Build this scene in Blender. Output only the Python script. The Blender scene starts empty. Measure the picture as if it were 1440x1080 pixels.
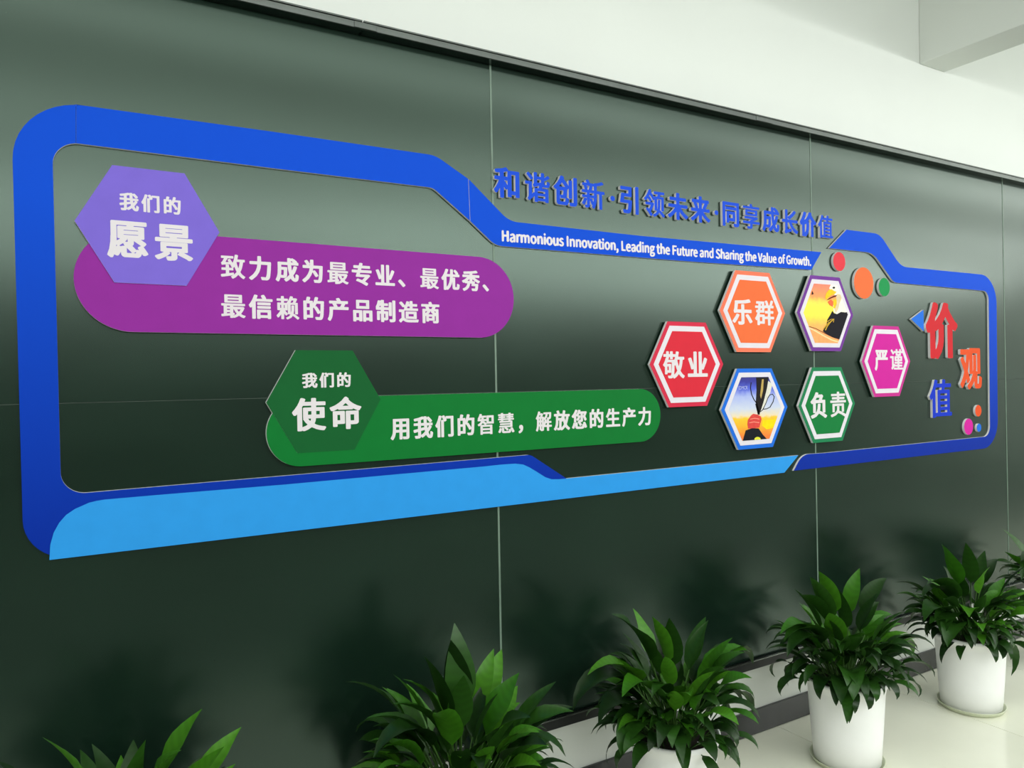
import bpy, bmesh, math, random
from mathutils import Vector, Matrix
from mathutils.geometry import tessellate_polygon

# ------------------------------------------------------------------ camera, light, exposure
scene = bpy.context.scene
COL = scene.collection
D = 2.33                       # camera to chalkboard
CAM_H = 1.5776
FOCAL = 1060.0                 # in pixels of a 1440 px wide frame
YAW, PITCH, ROLL = 0.5346734, -0.0017031, -0.0184586

def camera_axes():
    cy, sy, cp, sp = math.cos(YAW), math.sin(YAW), math.cos(PITCH), math.sin(PITCH)
    cr, sr = math.cos(ROLL), math.sin(ROLL)
    fwd = Vector((sy*cp, cy*cp, sp)); right = Vector((cy, -sy, 0)); up = right.cross(fwd)
    return cr*right + sr*up, -sr*right + cr*up, fwd
RT, UP, FW = camera_axes()
cam_data = bpy.data.cameras.new('camera')
cam_data.sensor_width = 36.0; cam_data.lens = 36.0*FOCAL/1440.0; cam_data.clip_start = 0.05
cam = bpy.data.objects.new('camera', cam_data); COL.objects.link(cam)
m3 = Matrix((RT, UP, -FW)).transposed()
cam.matrix_world = Matrix.Translation((0, -D, CAM_H)) @ m3.to_4x4()
scene.camera = cam

scene.view_settings.view_transform = 'Standard'
scene.view_settings.look = 'None'
scene.view_settings.exposure = -0.40
scene.view_settings.gamma = 1.0
scene.view_settings.use_curve_mapping = False
world = bpy.data.worlds.new('world'); scene.world = world; world.use_nodes = True
world.node_tree.nodes['Background'].inputs[0].default_value = (0.85, 0.93, 1.0, 1)
world.node_tree.nodes['Background'].inputs[1].default_value = 0.15

def area(name, loc, sx, sy, power, color=(0.975, 1.0, 0.975), rot=(0, 0, 0)):
    l = bpy.data.lights.new(name, 'AREA'); l.shape = 'RECTANGLE'; l.size = sx; l.size_y = sy
    l.energy = power; l.color = color
    o = bpy.data.objects.new(name, l); o.location = loc; o.rotation_euler = rot; COL.objects.link(o)
    return o
CEIL = 4.2
# unseen linear lamps below the beams, added for the board's reflections, running parallel to the board, tilted a little towards it
for y, wd, x0, x1, watts, tilt in ((-1.2, 0.10, -1.2, 9.0, 3.2, 22), (-2.55, 0.12, -3.5, 14.0, 5.0, 22), (-4.6, 0.15, -4.0, 14.0, 13.0, 50), (-7.0, 0.15, -4.0, 14.0, 22.0, 50)):
    n = 3
    for k in range(n):
        a, b = x0+(x1-x0)*k/n, x0+(x1-x0)*(k+1)/n
        area('unseen_linear_light', ((a+b)/2, y, 3.15), b-a, wd, watts*((0.85, 1.05, 1.3) if y > -3 else (0.85, 1.0, 1.1))[k]*(b-a), rot=(math.radians(tilt), 0, 0))
        if y < -2: area('unseen_linear_light', ((a+b)/2, y, 3.17), b-a, wd, 0.55*watts*(b-a), rot=(math.pi, 0, 0))  # upward fill, added to brighten the ceiling and upper wall

# ------------------------------------------------------------------ helpers
def W(px, py, off=0.0):
    """point of the wall plane (off metres in front of the board face): x, z"""
    d = FW + RT*((px-720)/FOCAL) + UP*((540-py)/FOCAL)
    t = (D-off)/d.y
    return (d.x*t, CAM_H + d.z*t)

def srgb(r, g, b):
    def f(c):
        c /= 255.0
        return c/12.92 if c <= 0.04045 else ((c+0.055)/1.055)**2.4
    return (f(r), f(g), f(b), 1.0)

def material(name, color, rough=0.5, metal=0.0, spec=0.5, noise=0.0, scale=20.0, bump=0.0, coat=0.0, bscale=None):
    m = bpy.data.materials.new(name); m.use_nodes = True
    nt = m.node_tree; b = nt.nodes['Principled BSDF']
    b.inputs['Base Color'].default_value = color
    b.inputs['Roughness'].default_value = rough
    b.inputs['Metallic'].default_value = metal
    b.inputs['Specular IOR Level'].default_value = spec
    b.inputs['Coat Weight'].default_value = coat
    tc = nt.nodes.new('ShaderNodeTexCoord')
    if noise > 0:
        n = nt.nodes.new('ShaderNodeTexNoise'); n.inputs['Scale'].default_value = scale
        n.inputs['Detail'].default_value = 5.0
        nt.links.new(tc.outputs['Object'], n.inputs['Vector'])
        r = nt.nodes.new('ShaderNodeMapRange')
        r.inputs['From Min'].default_value = 0.3; r.inputs['From Max'].default_value = 0.7
        r.inputs['To Min'].default_value = 1-noise; r.inputs['To Max'].default_value = 1+noise
        nt.links.new(n.outputs['Fac'], r.inputs['Value'])
        h = nt.nodes.new('ShaderNodeHueSaturation'); h.inputs['Color'].default_value = color
        nt.links.new(r.outputs['Result'], h.inputs['Value'])
        nt.links.new(h.outputs['Color'], b.inputs['Base Color'])
    if bump > 0:
        n2 = nt.nodes.new('ShaderNodeTexNoise'); n2.inputs['Scale'].default_value = bscale or scale*3
        nt.links.new(tc.outputs['Object'], n2.inputs['Vector'])
        bp = nt.nodes.new('ShaderNodeBump'); bp.inputs['Strength'].default_value = bump
        bp.inputs['Distance'].default_value = 0.002
        nt.links.new(n2.outputs['Fac'], bp.inputs['Height'])
        nt.links.new(bp.outputs['Normal'], b.inputs['Normal'])
    return m

def link_mesh(name, verts, faces, mats, parent=None, origin=(0, 0, 0), idx=None, smooth=False):
    ox, oy, oz = origin
    me = bpy.data.meshes.new(name)
    me.from_pydata([(x-ox, y-oy, z-oz) for x, y, z in verts], [], faces)
    for m in (mats if isinstance(mats, (list, tuple)) else [mats]):
        me.materials.append(m)
    if idx: me.polygons.foreach_set('material_index', idx)
    if smooth: me.polygons.foreach_set('use_smooth', [True]*len(me.polygons))
    me.validate(); me.update()
    o = bpy.data.objects.new(name, me); COL.objects.link(o)
    if parent is not None: o.parent = parent
    else: o.location = origin
    return o

def describe(o, label=None, category=None, group=None, kind=None):
    if label: o['label'] = label
    if category: o['category'] = category
    if group: o['group'] = group
    if kind: o['kind'] = kind
    return o

def thing(name, loc, label, category, group=None):
    e = bpy.data.objects.new(name, None); e.empty_display_size = 0.05
    e.location = loc; COL.objects.link(e)
    return describe(e, label, category, group)

def signed_area(p):
    return 0.5*sum(p[i][0]*p[(i+1) % len(p)][1]-p[(i+1) % len(p)][0]*p[i][1] for i in range(len(p)))

def slab_data(loops, front, back, vbase=0):
    """loops of (x, z); a board whose face looks to -y. returns verts, faces, material slots (0 face, 1 edge)"""
    polys = [[Vector((x, z, 0)) for x, z in lp] for lp in loops]
    tris = tessellate_polygon(polys)
    flat = [p for lp in loops for p in lp]; n = len(flat)
    verts = [(x, -front, z) for x, z in flat] + [(x, -back, z) for x, z in flat]
    faces, idx = [], []
    for t in tris:
        a, b, c = (flat[i] for i in t)
        s = (b[0]-a[0])*(c[1]-a[1])-(c[0]-a[0])*(b[1]-a[1])
        if abs(s) < 1e-12: continue
        t = tuple(t) if s > 0 else (t[0], t[2], t[1])
        faces.append(t); idx.append(0)
        faces.append((t[0]+n, t[2]+n, t[1]+n)); idx.append(1)
    k = 0
    big = max(loops, key=lambda l: abs(signed_area(l)))
    sgn = 1 if signed_area(big) > 0 else -1
    for lp in loops:
        m = len(lp)
        for i in range(m):
            a, b = k+i, k+(i+1) % m
            faces.append((a, a+n, b+n, b) if sgn > 0 else (a, b, b+n, a+n)); idx.append(1)
        k += m
    return [v for v in verts], [tuple(i+vbase for i in f) for f in faces], idx

def slab(name, loops, front, back, face, edge, parent=None, origin=None):
    v, f, i = slab_data(loops, front, back)
    if origin is None:
        xs = [p[0] for p in loops[0]]; zs = [p[1] for p in loops[0]]
        origin = ((min(xs)+max(xs))/2, 0, (min(zs)+max(zs))/2)
    return link_mesh(name, v, f, [face, edge], parent, origin, i)

def fillet(pts, seg=10):
    """pts: (x, z, r) corners; returns the outline with each corner rounded by radius r"""
    out = []; n = len(pts)
    for i in range(n):
        x, z, r = pts[i]
        p = Vector((x, z)); a = Vector(pts[i-1][:2])-p; b = Vector(pts[(i+1) % n][:2])-p
        if r <= 0 or a.length < 1e-6 or b.length < 1e-6: out.append((x, z)); continue
        a.normalize(); b.normalize()
        ang = a.angle(b)
        if ang > 3.12: out.append((x, z)); continue
        t = r/math.tan(ang/2)
        c = p + (a+b).normalized()*(r/math.sin(ang/2))
        s = p + a*t; e = p + b*t
        a0 = math.atan2(s.y-c.y, s.x-c.x); a1 = math.atan2(e.y-c.y, e.x-c.x)
        da = (a1-a0+math.pi) % (2*math.pi)-math.pi
        k = max(2, int(seg*abs(da)/1.57)+1)
        for j in range(k+1):
            q = a0+da*j/k
            out.append((c.x+r*math.cos(q), c.y+r*math.sin(q)))
    return out

def box_data(x0, x1, y0, y1, z0, z1):
    v = [(x0, y0, z0), (x1, y0, z0), (x1, y1, z0), (x0, y1, z0), (x0, y0, z1), (x1, y0, z1), (x1, y1, z1), (x0, y1, z1)]
    f = [(0, 3, 2, 1), (4, 5, 6, 7), (0, 1, 5, 4), (1, 2, 6, 5), (2, 3, 7, 6), (3, 0, 4, 7)]
    return v, f

def box(name, x0, x1, y0, y1, z0, z1, mat, parent=None, origin=None, bevel=0.0):
    if origin is None: origin = ((x0+x1)/2, (y0+y1)/2, z0)
    bm = bmesh.new()
    v, f = box_data(x0-origin[0], x1-origin[0], y0-origin[1], y1-origin[1], z0-origin[2], z1-origin[2])
    vs = [bm.verts.new(p) for p in v]
    for q in f: bm.faces.new([vs[i] for i in q])
    if bevel: bmesh.ops.bevel(bm, geom=list(bm.edges), offset=bevel, segments=2, affect='EDGES', profile=0.5)
    me = bpy.data.meshes.new(name); bm.to_mesh(me); bm.free(); me.materials.append(mat)
    o = bpy.data.objects.new(name, me); COL.objects.link(o)
    if parent is not None: o.parent = parent
    else: o.location = origin
    return o
# ------------------------------------------------------------------ character outlines as plain x, z numbers
GLYPH_ORDER = '我们的愿景致力成为最专业优秀信赖产品制造商使命用智慧解放您生和谐创新引领未来同享长价值乐群敬严谨负责观、，·'
GLYPH_DATA = [
[[38,26,36,28,31,42,31,46,36,50,65,50,66,54,66,84,64,85,34,78,26,78,23,80,21,84,18,94,18,100,24,105,65,112,66,114,66,140,64,141,26,141,21,144,21,160,23,164,26,165,66,165,66,186,64,187,42,183,30,183,26,186,22,198,22,203,30,207,72,214,110,225,118,225,126,218,126,222,130,226,154,226,159,222,160,214,174,222,180,222,186,218,212,193,218,184,218,180,202,168,194,168,188,172,179,184,160,203,161,166,162,165,218,165,223,162,223,146,221,142,218,141,198,140,210,134,213,132,213,126,196,101,178,80,183,66,189,56,192,53,195,54,196,58,198,82,200,86,204,87,210,87,226,76,227,74,227,66,225,52,221,38,218,33,212,27,202,24,190,24,180,26,169,34,164,38,152,56,132,41,116,32,108,32,106,33,98,42,94,34,88,29,82,26,64,24,42,24],[98,56,108,61,122,70,141,86,136,106,136,104,132,100,97,92],[168,116,176,124,186,140,164,140],[98,120,124,125,132,124,133,130,131,140,98,141],[98,165,129,166,126,201,98,193]],
[[82,25,80,28,80,180,82,184,86,185,106,186,90,212,89,218,92,221,104,227,114,227,118,224,130,207,130,216,136,220,212,220,216,219,218,216,218,42,216,36,211,30,206,27,192,25,166,25,162,27,159,30,155,44,155,46,157,48,160,50,186,50,187,52,187,194,186,196,138,196,137,194,142,184,142,180,140,178,126,170,118,170,112,175,111,174,111,28,106,24,86,24],[64,25,44,25,39,28,39,114,38,116,30,115,26,117,16,134,16,136,28,154,40,178,48,198,55,222,60,226,70,226,84,222,86,220,86,212,70,168,70,30,68,26]],
[[28,32,27,34,27,190,29,192,32,194,52,194,59,224,61,226,64,228,72,228,86,226,90,223,92,220,92,216,84,194,110,194,114,193,116,190,116,175,121,182,127,198,134,224,140,228,150,228,160,226,165,222,165,216,159,196,160,194,214,194,220,191,220,176,219,174,219,152,218,148,218,126,217,122,215,80,211,54,205,40,200,34,192,30,184,28,152,28,146,29,142,32,136,46,136,51,142,54,176,53,181,64,184,88,182,89,170,81,162,81,160,82,155,86,147,102,126,131,124,133,118,134,116,132,116,50,115,48,110,46,60,46,58,44,58,34,54,30,32,30],[86,112,58,112,58,71,86,72],[184,100,187,126,188,170,150,170,138,146,148,147,152,145,162,132],[58,135,86,136,86,170,58,170]],
[[16,35,16,40,26,68,32,106,33,138,34,140,34,214,36,217,40,219,212,219,216,216,217,214,217,200,216,198,212,196,152,196,149,194,150,192,198,192,204,188,204,130,200,126,185,126,209,110,214,104,213,100,204,90,199,88,221,56,223,52,222,47,208,40,200,40,196,42,190,50,188,44,184,36,176,30,170,28,102,28,92,32,87,38,85,42,84,56,78,44,72,36,68,34,62,34,50,39,45,26,40,23,32,23],[114,78,114,54,116,51,159,52,161,58,160,59,148,52,140,52],[150,116,150,102,149,98,146,93,142,90,142,90,162,69,166,71,176,70,170,78,170,84,176,88,186,92,186,92],[60,78,61,82,66,88,62,92],[76,88,84,84,90,87,104,88,100,92,96,102],[118,126,116,126,116,120,105,110,119,110],[64,113,78,122,80,126,72,126,68,128,67,130,67,188,72,192,112,192,115,194,114,196,64,196],[173,148,172,149,100,149,98,148,100,146,172,146],[173,170,172,172,100,172,98,170,100,169,172,169]],
[[222,40,212,30,206,28,198,28,186,36,142,56,140,58,140,62,148,70,148,70,146,71,138,70,138,40,137,36,132,30,124,26,106,24,88,24,84,26,82,30,78,40,78,44,80,46,84,47,106,48,106,70,104,71,94,70,100,66,100,62,88,52,72,42,42,28,34,28,31,30,20,41,19,46,22,49,50,60,60,66,66,70,54,71,49,74,49,120,54,124,190,124,194,122,195,120,195,74,190,71,173,70,218,48,222,44],[163,94,163,100,162,102,82,102,80,100,80,94,82,92,162,92],[21,128,21,144,26,148,100,148,98,151,50,151,45,154,45,216,47,218,50,220,194,220,198,218,199,216,198,154,194,151,138,151,136,150,138,148,216,148,220,146,222,144,222,128,216,125,26,125],[167,174,166,176,78,176,76,174,78,172,166,172],[167,198,166,199,78,199,76,198,78,196,166,196]],
[[216,29,212,27,206,27,192,35,182,44,166,60,160,53,143,38,122,26,116,26,114,28,104,42,104,45,115,50,117,52,116,53,34,38,26,38,22,40,19,52,20,58,28,61,58,65,61,68,61,94,30,94,26,95,25,98,25,112,26,114,30,115,60,115,61,136,62,138,66,140,84,139,88,137,90,115,115,116,114,118,104,128,105,134,100,136,98,142,96,143,70,141,66,140,52,139,36,136,30,136,27,138,22,152,22,154,31,162,40,176,47,190,46,192,26,192,23,194,22,196,22,210,26,212,122,212,126,210,127,196,124,192,78,192,60,162,62,160,86,162,86,164,77,176,77,180,80,182,90,187,96,187,102,183,117,160,120,158,126,172,131,188,139,224,144,226,160,224,167,220,160,190,160,187,218,187,222,186,223,184,223,168,218,166,208,166,205,146,199,120,192,100,184,84,190,73,200,62,226,44,226,42,220,37],[89,72,94,71,120,76,126,76,129,74,129,64,130,62,134,63,144,74,152,84,144,98,134,125,124,114,125,98,124,95,120,94,89,94],[168,115,174,134,179,166,154,166,152,164,156,146,165,118]],
[[20,38,20,42,26,48,56,72,78,102,89,130,93,154,92,156,30,156,28,158,26,160,26,178,28,180,32,182,94,182,95,224,100,227,122,227,125,226,127,222,128,182,210,182,214,179,215,162,213,144,212,116,207,70,203,50,197,38,190,32,184,28,176,26,134,26,129,30,126,42,123,46,124,50,128,53,162,51,166,52,168,54,172,64,176,84,182,150,182,154,180,156,126,156,122,126,110,92,87,58,80,52,54,30,44,24,36,24,34,25]],
[[16,36,16,40,27,62,33,86,35,104,35,122,36,124,36,188,38,190,42,192,122,192,124,194,123,200,123,222,125,226,128,227,150,227,154,224,156,221,164,227,170,227,192,216,208,204,213,198,213,196,211,192,220,192,224,189,225,172,224,169,220,167,160,167,158,166,161,138,164,121,171,132,179,156,182,159,186,160,194,160,206,157,211,154,211,148,210,144,197,112,188,96,176,80,182,66,187,58,192,55,194,60,195,66,196,86,198,88,202,90,210,90,226,80,226,72,224,54,219,38,210,30,198,26,188,26,178,28,164,37,152,52,133,36,114,25,108,25,105,26,92,42,92,46,94,47,119,64,140,84,131,120,127,146,126,164,124,167,70,167,68,166,68,149,116,149,122,146,122,126,121,122,120,84,118,70,116,65,108,58,98,55,66,55,63,56,60,60,58,50,46,26,42,23,34,23,32,24],[90,124,68,124,67,96,65,86,66,80,84,79,87,80,90,104],[176,192,166,200,156,204,156,192]],
[[22,41,21,46,22,48,55,76,73,100,86,128,91,150,90,151,32,151,26,154,26,172,28,176,32,177,64,178,55,194,43,208,43,212,46,216,58,221,68,221,70,220,78,212,94,190,96,224,100,227,122,227,126,225,127,222,128,177,208,177,214,174,212,114,208,68,205,50,199,38,194,32,182,27,172,26,136,27,132,30,131,38,127,46,128,50,132,53,166,52,170,54,174,66,177,86,179,110,179,124,180,126,180,142,181,146,181,150,180,151,126,151,123,148,120,132,120,131,122,131,130,135,138,135,142,133,156,117,171,94,172,88,168,85,156,78,148,78,144,79,140,84,128,103,120,115,116,117,106,92,84,60,52,32,46,28,36,28],[85,178,94,177,95,178,95,182,94,183]],
[[21,142,26,145,218,145,222,142,222,128,218,126,122,126,121,124,121,120,122,119,204,119,214,114,216,112,216,110,212,100,205,86,187,62,192,57,204,51,224,45,225,42,216,30,212,27,206,27,194,31,182,37,168,46,158,39,134,28,126,27,122,29,116,26,98,26,95,28,94,30,94,46,32,38,26,38,22,40,21,56,28,59,36,59,40,60,41,62,41,124,40,126,26,126,22,128,21,130],[122,99,121,70,122,69,128,69,132,66,132,52,128,50,122,49,122,47,128,48,140,54,150,62,136,80,126,98,124,99],[94,72,92,73,70,73,68,72,68,64,70,63,74,63,92,65,94,66],[182,98,155,98,158,90,168,78,180,92],[94,92,94,98,92,100,70,100,68,98,68,92,70,91,92,91],[94,118,94,124,92,126,70,126,68,124,68,118,70,117,92,117],[48,154,48,216,52,219,192,219,197,216,197,154,194,151,52,151],[169,170,169,176,168,177,76,177,75,176,75,170,76,168,168,168],[169,194,169,200,168,202,76,202,75,200,75,194,76,193,168,193]],
[[170,24,162,24,122,44,94,55,68,63,64,66,63,70,64,72,72,82,76,85,86,85,122,73,126,76,150,100,66,101,62,103,61,106,61,110,71,138,26,139,22,141,21,144,21,160,26,164,78,164,81,166,84,178,44,179,40,180,38,184,38,200,40,202,44,204,92,204,93,206,97,222,99,226,104,228,112,228,126,226,130,222,130,218,126,206,128,204,200,204,204,201,205,184,204,181,200,179,120,179,117,176,114,166,116,164,216,164,218,162,220,160,220,144,218,140,214,139,106,139,104,136,101,126,102,125,176,125,188,126,198,121,204,116,203,110,153,62,156,59,178,49,183,44,183,40,174,27]],
[[222,38,218,35,26,35,24,36,21,40,21,56,22,59,26,61,78,61,80,62,80,94,78,95,68,91,60,91,57,92,54,96,44,126,26,168,26,172,32,176,44,179,52,179,56,177,58,174,80,124,80,222,86,225,106,225,111,222,112,220,112,62,114,61,132,61,132,220,134,224,138,225,158,225,162,224,164,220,164,124,175,144,186,172,190,178,194,179,200,179,214,172,218,168,218,164,208,140,183,92,178,89,170,89,164,92,164,62,166,61,218,61,222,59,223,56,223,40]],
[[44,26,43,28,43,120,42,121,36,118,30,118,27,120,17,136,17,140,32,158,45,178,56,200,65,224,70,227,78,227,92,223,97,220,97,216,81,180,81,178,82,178,116,178,118,179,118,220,120,224,124,225,144,225,150,222,150,178,180,178,181,180,178,183,156,208,157,212,166,220,172,222,178,222,180,221,195,208,210,190,211,188,211,184,206,178,220,178,224,174,224,156,218,153,150,153,148,152,147,148,148,146,168,146,174,142,174,56,192,56,194,62,195,84,200,87,208,87,216,82,222,80,225,78,224,58,220,42,212,33,200,30,164,30,158,31,148,36,144,44,143,48,142,112,135,84,119,54,94,28,90,26,82,26,76,31,74,26,70,24,48,24],[76,54,89,66,104,94,113,128,116,153,75,152]],
[[34,26,23,40,23,44,28,48,50,57,64,69,74,86,77,98,76,99,52,99,48,102,48,107,38,103,30,103,25,106,16,118,16,122,22,127,34,131,54,141,77,158,26,158,24,160,22,162,22,180,28,183,104,183,105,184,105,192,104,193,86,191,42,189,38,191,36,194,34,204,34,210,40,213,72,214,88,216,110,217,144,221,176,227,184,227,187,226,200,212,200,208,198,206,194,204,178,201,138,196,137,184,216,183,218,182,221,178,221,162,220,160,216,158,166,158,170,154,184,145,206,134,224,128,226,126,226,120,214,106,212,105,204,105,188,112,164,125,138,144,137,124,138,123,162,123,166,121,168,120,168,116,164,99,200,99,206,96,206,84,201,52,198,42,194,35,188,30,178,27,138,27,134,28,131,32,131,36,127,44,128,50,132,52,166,51,170,60,172,74,170,75,130,75,126,78,125,82,131,98,112,99,109,94,106,78,95,58,86,49,74,38,44,24,38,24],[79,124,104,123,104,143]],
[[48,24,46,26,44,28,44,124,42,124,40,120,36,118,30,118,26,119,17,134,16,140,29,156,43,178,53,198,64,225,68,227,74,227,88,223,93,220,93,216,85,196,86,193,134,193,134,194,123,214,123,220,126,222,138,227,148,227,152,224,159,214,165,204,168,193,218,193,223,190,224,188,224,174,218,170,80,170,76,171,75,28,73,26,70,24],[209,98,209,30,206,26,204,25,184,25,180,28,179,32,178,33,118,33,116,32,116,27,110,24,92,24,86,28,86,98,88,101,92,102,204,102],[179,56,178,79,116,78,116,56],[89,114,89,130,94,133,202,133,205,132,207,128,207,114,202,110,94,110,91,112],[89,144,89,160,94,163,202,163,205,162,207,158,207,144,202,140,94,140,91,142]],
[[24,201,28,203,62,203,62,220,63,222,66,224,84,224,88,220,88,203,120,203,124,200,124,186,122,184,120,183,88,182,88,168,112,168,114,170,127,188,140,212,144,224,148,226,164,224,168,222,170,218,167,210,168,209,196,209,204,204,207,202,207,198,193,172,194,170,210,170,213,166,213,74,208,71,192,71,187,74,187,150,186,152,148,152,148,82,153,100,154,110,154,134,155,144,160,147,176,147,178,146,180,144,179,104,173,74,182,73,188,69,224,44,226,42,226,39,216,28,212,27,208,27,187,44,166,58,152,41,122,26,116,26,112,28,106,37,105,40,133,54,143,68,143,70,126,70,122,71,112,60,104,59,100,62,92,72,88,75,88,30,86,28,84,27,66,27,62,30,62,68,49,52,40,42,36,41,32,41,29,42,21,56,21,60,33,72,42,82,50,94,53,102,32,103,28,106,28,166,32,168,62,168,62,182,60,183,28,183,24,184,23,186],[120,156,120,106,116,103,97,102,122,75,122,154],[56,122,62,122,63,124,63,148,62,149,56,149,54,148,54,124],[88,122,92,122,94,124,94,148,92,149,88,149,87,148,87,124],[146,170,164,170,169,176,175,190,158,190]],
[[30,25,18,35,16,40,27,60,32,80,35,108,35,146,40,149,76,149,78,150,64,172,64,177,38,177,33,180,32,182,32,198,34,200,38,202,106,202,107,204,106,206,98,216,98,221,106,225,118,228,124,228,128,226,132,223,146,202,208,202,213,200,214,198,214,180,208,177,186,176,186,170,174,150,214,149,218,148,220,144,220,128,218,125,214,123,68,123,66,88,63,68,57,48,44,26,40,24,34,24],[99,176,108,162,112,154,112,150,114,149,138,150,150,172,151,176]],
[[116,124,117,122,117,30,116,28,112,26,90,26,85,30,85,34,84,36,58,36,57,34,57,28,52,24,32,24,28,26,26,28,26,122,27,124,32,126,112,126],[218,124,219,122,219,30,218,28,214,26,192,26,187,30,187,34,186,36,156,36,155,34,155,28,150,24,130,24,126,26,124,28,124,122,125,124,130,126,214,126],[84,101,57,100,58,61,85,62],[186,101,155,100,156,61,187,62],[57,142,57,214,60,218,62,219,182,219,188,216,188,144,186,140,182,139,62,139],[156,164,156,194,88,194,88,164]],
[[30,44,28,46,28,122,34,125,68,125,69,126,69,134,68,136,24,136,18,140,18,166,30,188,39,220,44,222,54,222,64,220,68,218,69,224,74,227,96,227,100,225,101,222,102,197,138,197,142,195,143,192,143,178,142,175,138,173,102,173,101,162,102,161,146,161,150,160,151,204,156,208,176,208,180,206,182,204,182,86,181,84,176,82,156,82,151,86,150,137,146,136,102,136,101,134,102,125,138,125,144,122,144,54,142,49,136,44,130,42,102,41,101,28,96,25,74,25,72,26,69,30,69,100,68,101,60,101,58,100,58,46,52,42,34,42],[214,226,218,224,220,222,220,48,219,40,218,37,212,31,204,27,186,25,166,25,161,28,156,44,156,49,162,52,186,52,188,54,188,222,194,226],[102,65,112,65,114,66,114,100,112,101,102,101,101,100,101,66],[52,162,68,161,69,172,58,173],[68,208,66,198,66,197,68,197,69,198]],
[[223,32,218,30,198,30,194,29,156,29,152,28,112,29,102,30,86,34,64,46,58,43,42,27,40,26,34,26,30,28,20,40,19,46,28,56,46,68,46,120,44,122,24,122,20,124,19,126,19,144,24,147,72,147,73,148,73,156,76,159,80,160,74,166,72,170,66,167,60,167,56,169,47,180,24,203,24,208,25,210,38,219,48,219,56,213,84,185,95,206,100,222,102,224,106,225,112,225,129,220,131,218,131,214,127,202,128,201,132,201,134,202,134,224,135,226,140,228,160,228,165,224,166,201,210,201,214,199,215,196,215,182,213,178,210,177,166,177,165,162,166,160,220,160,222,158,224,156,224,142,222,139,218,137,78,137,78,70,88,62,100,56,120,53,170,53,174,54,190,54,216,57,224,57,228,54,229,50],[90,64,90,126,92,129,96,130,202,130,208,126,208,66,206,62,202,61,96,61],[176,106,122,106,121,84,176,84],[104,160,134,160,134,176,114,177]],
[[22,202,28,205,106,205,106,206,102,216,102,222,106,225,118,228,128,228,132,226,141,206,142,205,216,205,220,203,222,200,222,186,220,182,216,181,180,181,170,162,170,162,172,161,206,161,211,158,211,44,210,38,208,34,204,30,200,28,190,26,156,26,151,30,147,40,147,44,150,47,152,48,180,48,180,94,170,95,168,94,168,56,166,52,162,51,106,51,104,50,104,44,98,41,80,41,75,44,75,92,74,93,66,93,65,28,60,25,40,25,36,27,34,30,34,158,40,161,74,161,76,162,67,178,66,181,28,181,24,182,22,186],[104,74,138,73,139,88,104,88],[151,110,128,128,127,134,130,138,128,138,118,138,119,134,118,130,98,110],[87,138,66,138,65,120,66,120,78,128],[161,138,166,132,180,124,180,138],[102,180,110,162,112,161,134,161,144,180,142,181]],
[[46,26,45,28,45,128,44,128,34,120,26,120,21,124,13,138,13,140,18,148,28,158,46,182,57,202,66,224,68,226,72,228,80,228,96,222,98,218,93,206,94,204,134,204,135,222,136,225,140,227,160,227,166,224,166,204,222,204,226,202,227,200,227,184,226,182,222,180,166,180,166,170,168,169,214,169,220,166,220,106,218,102,214,101,164,101,161,84,154,68,154,68,164,62,182,56,204,51,216,50,224,48,228,44,228,40,218,26,214,24,206,24,188,27,166,33,136,46,114,33,92,24,82,24,76,28,74,26,70,24,50,24],[76,48,94,54,106,60,109,64,95,78,82,96,82,100,84,102,82,106,82,166,88,169,134,169,135,170,134,180,82,180,76,172],[114,100,116,96,123,88,126,86,128,86,130,90,132,100],[135,146,114,146,113,124,134,124,135,128],[189,146,166,146,166,124,188,124]],
[[124,25,122,28,122,137,128,140,204,140,207,138,209,136,209,70,208,64,200,57,192,54,160,53,154,56,153,28,152,26,148,24,128,24],[38,42,36,46,36,137,42,140,110,140,114,138,116,136,116,61,110,58,68,58,66,56,66,44,64,42,60,41,42,41],[178,116,153,116,154,78,178,78],[66,82,85,82,84,116,66,116],[228,160,215,142,212,141,204,140,172,154,170,150,166,148,76,148,73,150,70,154,42,141,30,140,24,144,16,158,16,162,20,165,48,175,76,191,96,206,114,226,120,230,128,230,141,220,143,218,142,212,143,210,156,198,174,186,198,174,222,167,227,164],[142,172,122,190,101,172]],
[[209,212,211,208,211,44,208,36,204,32,198,28,188,26,152,26,146,30,141,44,141,48,143,50,146,51,174,50,178,51,180,54,180,88,178,89,139,88,139,30,138,28,134,26,112,26,107,30,107,88,106,89,72,89,70,88,68,78,62,56,55,42,42,25,40,24,32,24,17,36,16,42,30,64,37,84,38,92,41,120,41,208,42,211,46,213,206,213],[72,138,72,114,107,114,106,139],[180,114,180,139,139,138,140,114],[72,164,106,164,107,188,72,188],[180,164,180,188,139,188,140,164]],
[[192,28,188,27,170,27,166,29,165,34,164,34,80,34,79,34,78,28,74,26,56,26,52,28,52,114,50,115,38,108,32,108,30,110,20,122,22,125,38,133,48,140,54,146,59,154,58,156,26,156,22,158,21,160,21,172,28,176,22,179,22,182,34,198,41,212,44,222,46,224,50,226,56,226,69,222,71,218,68,210,68,208,118,208,122,206,122,191,118,189,92,189,92,176,94,175,124,175,125,206,128,209,206,209,210,207,211,132,210,130,206,129,130,129,126,130,115,120,188,119,192,117,193,30],[165,54,165,66,164,68,80,68,79,66,79,54,80,53,164,53],[165,88,165,98,164,100,80,100,79,98,79,88,80,86,164,86],[105,120,80,138,60,120],[93,156,124,136,124,156],[184,150,184,188,152,188,152,150],[49,176,64,175,65,188,58,189]],
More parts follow.
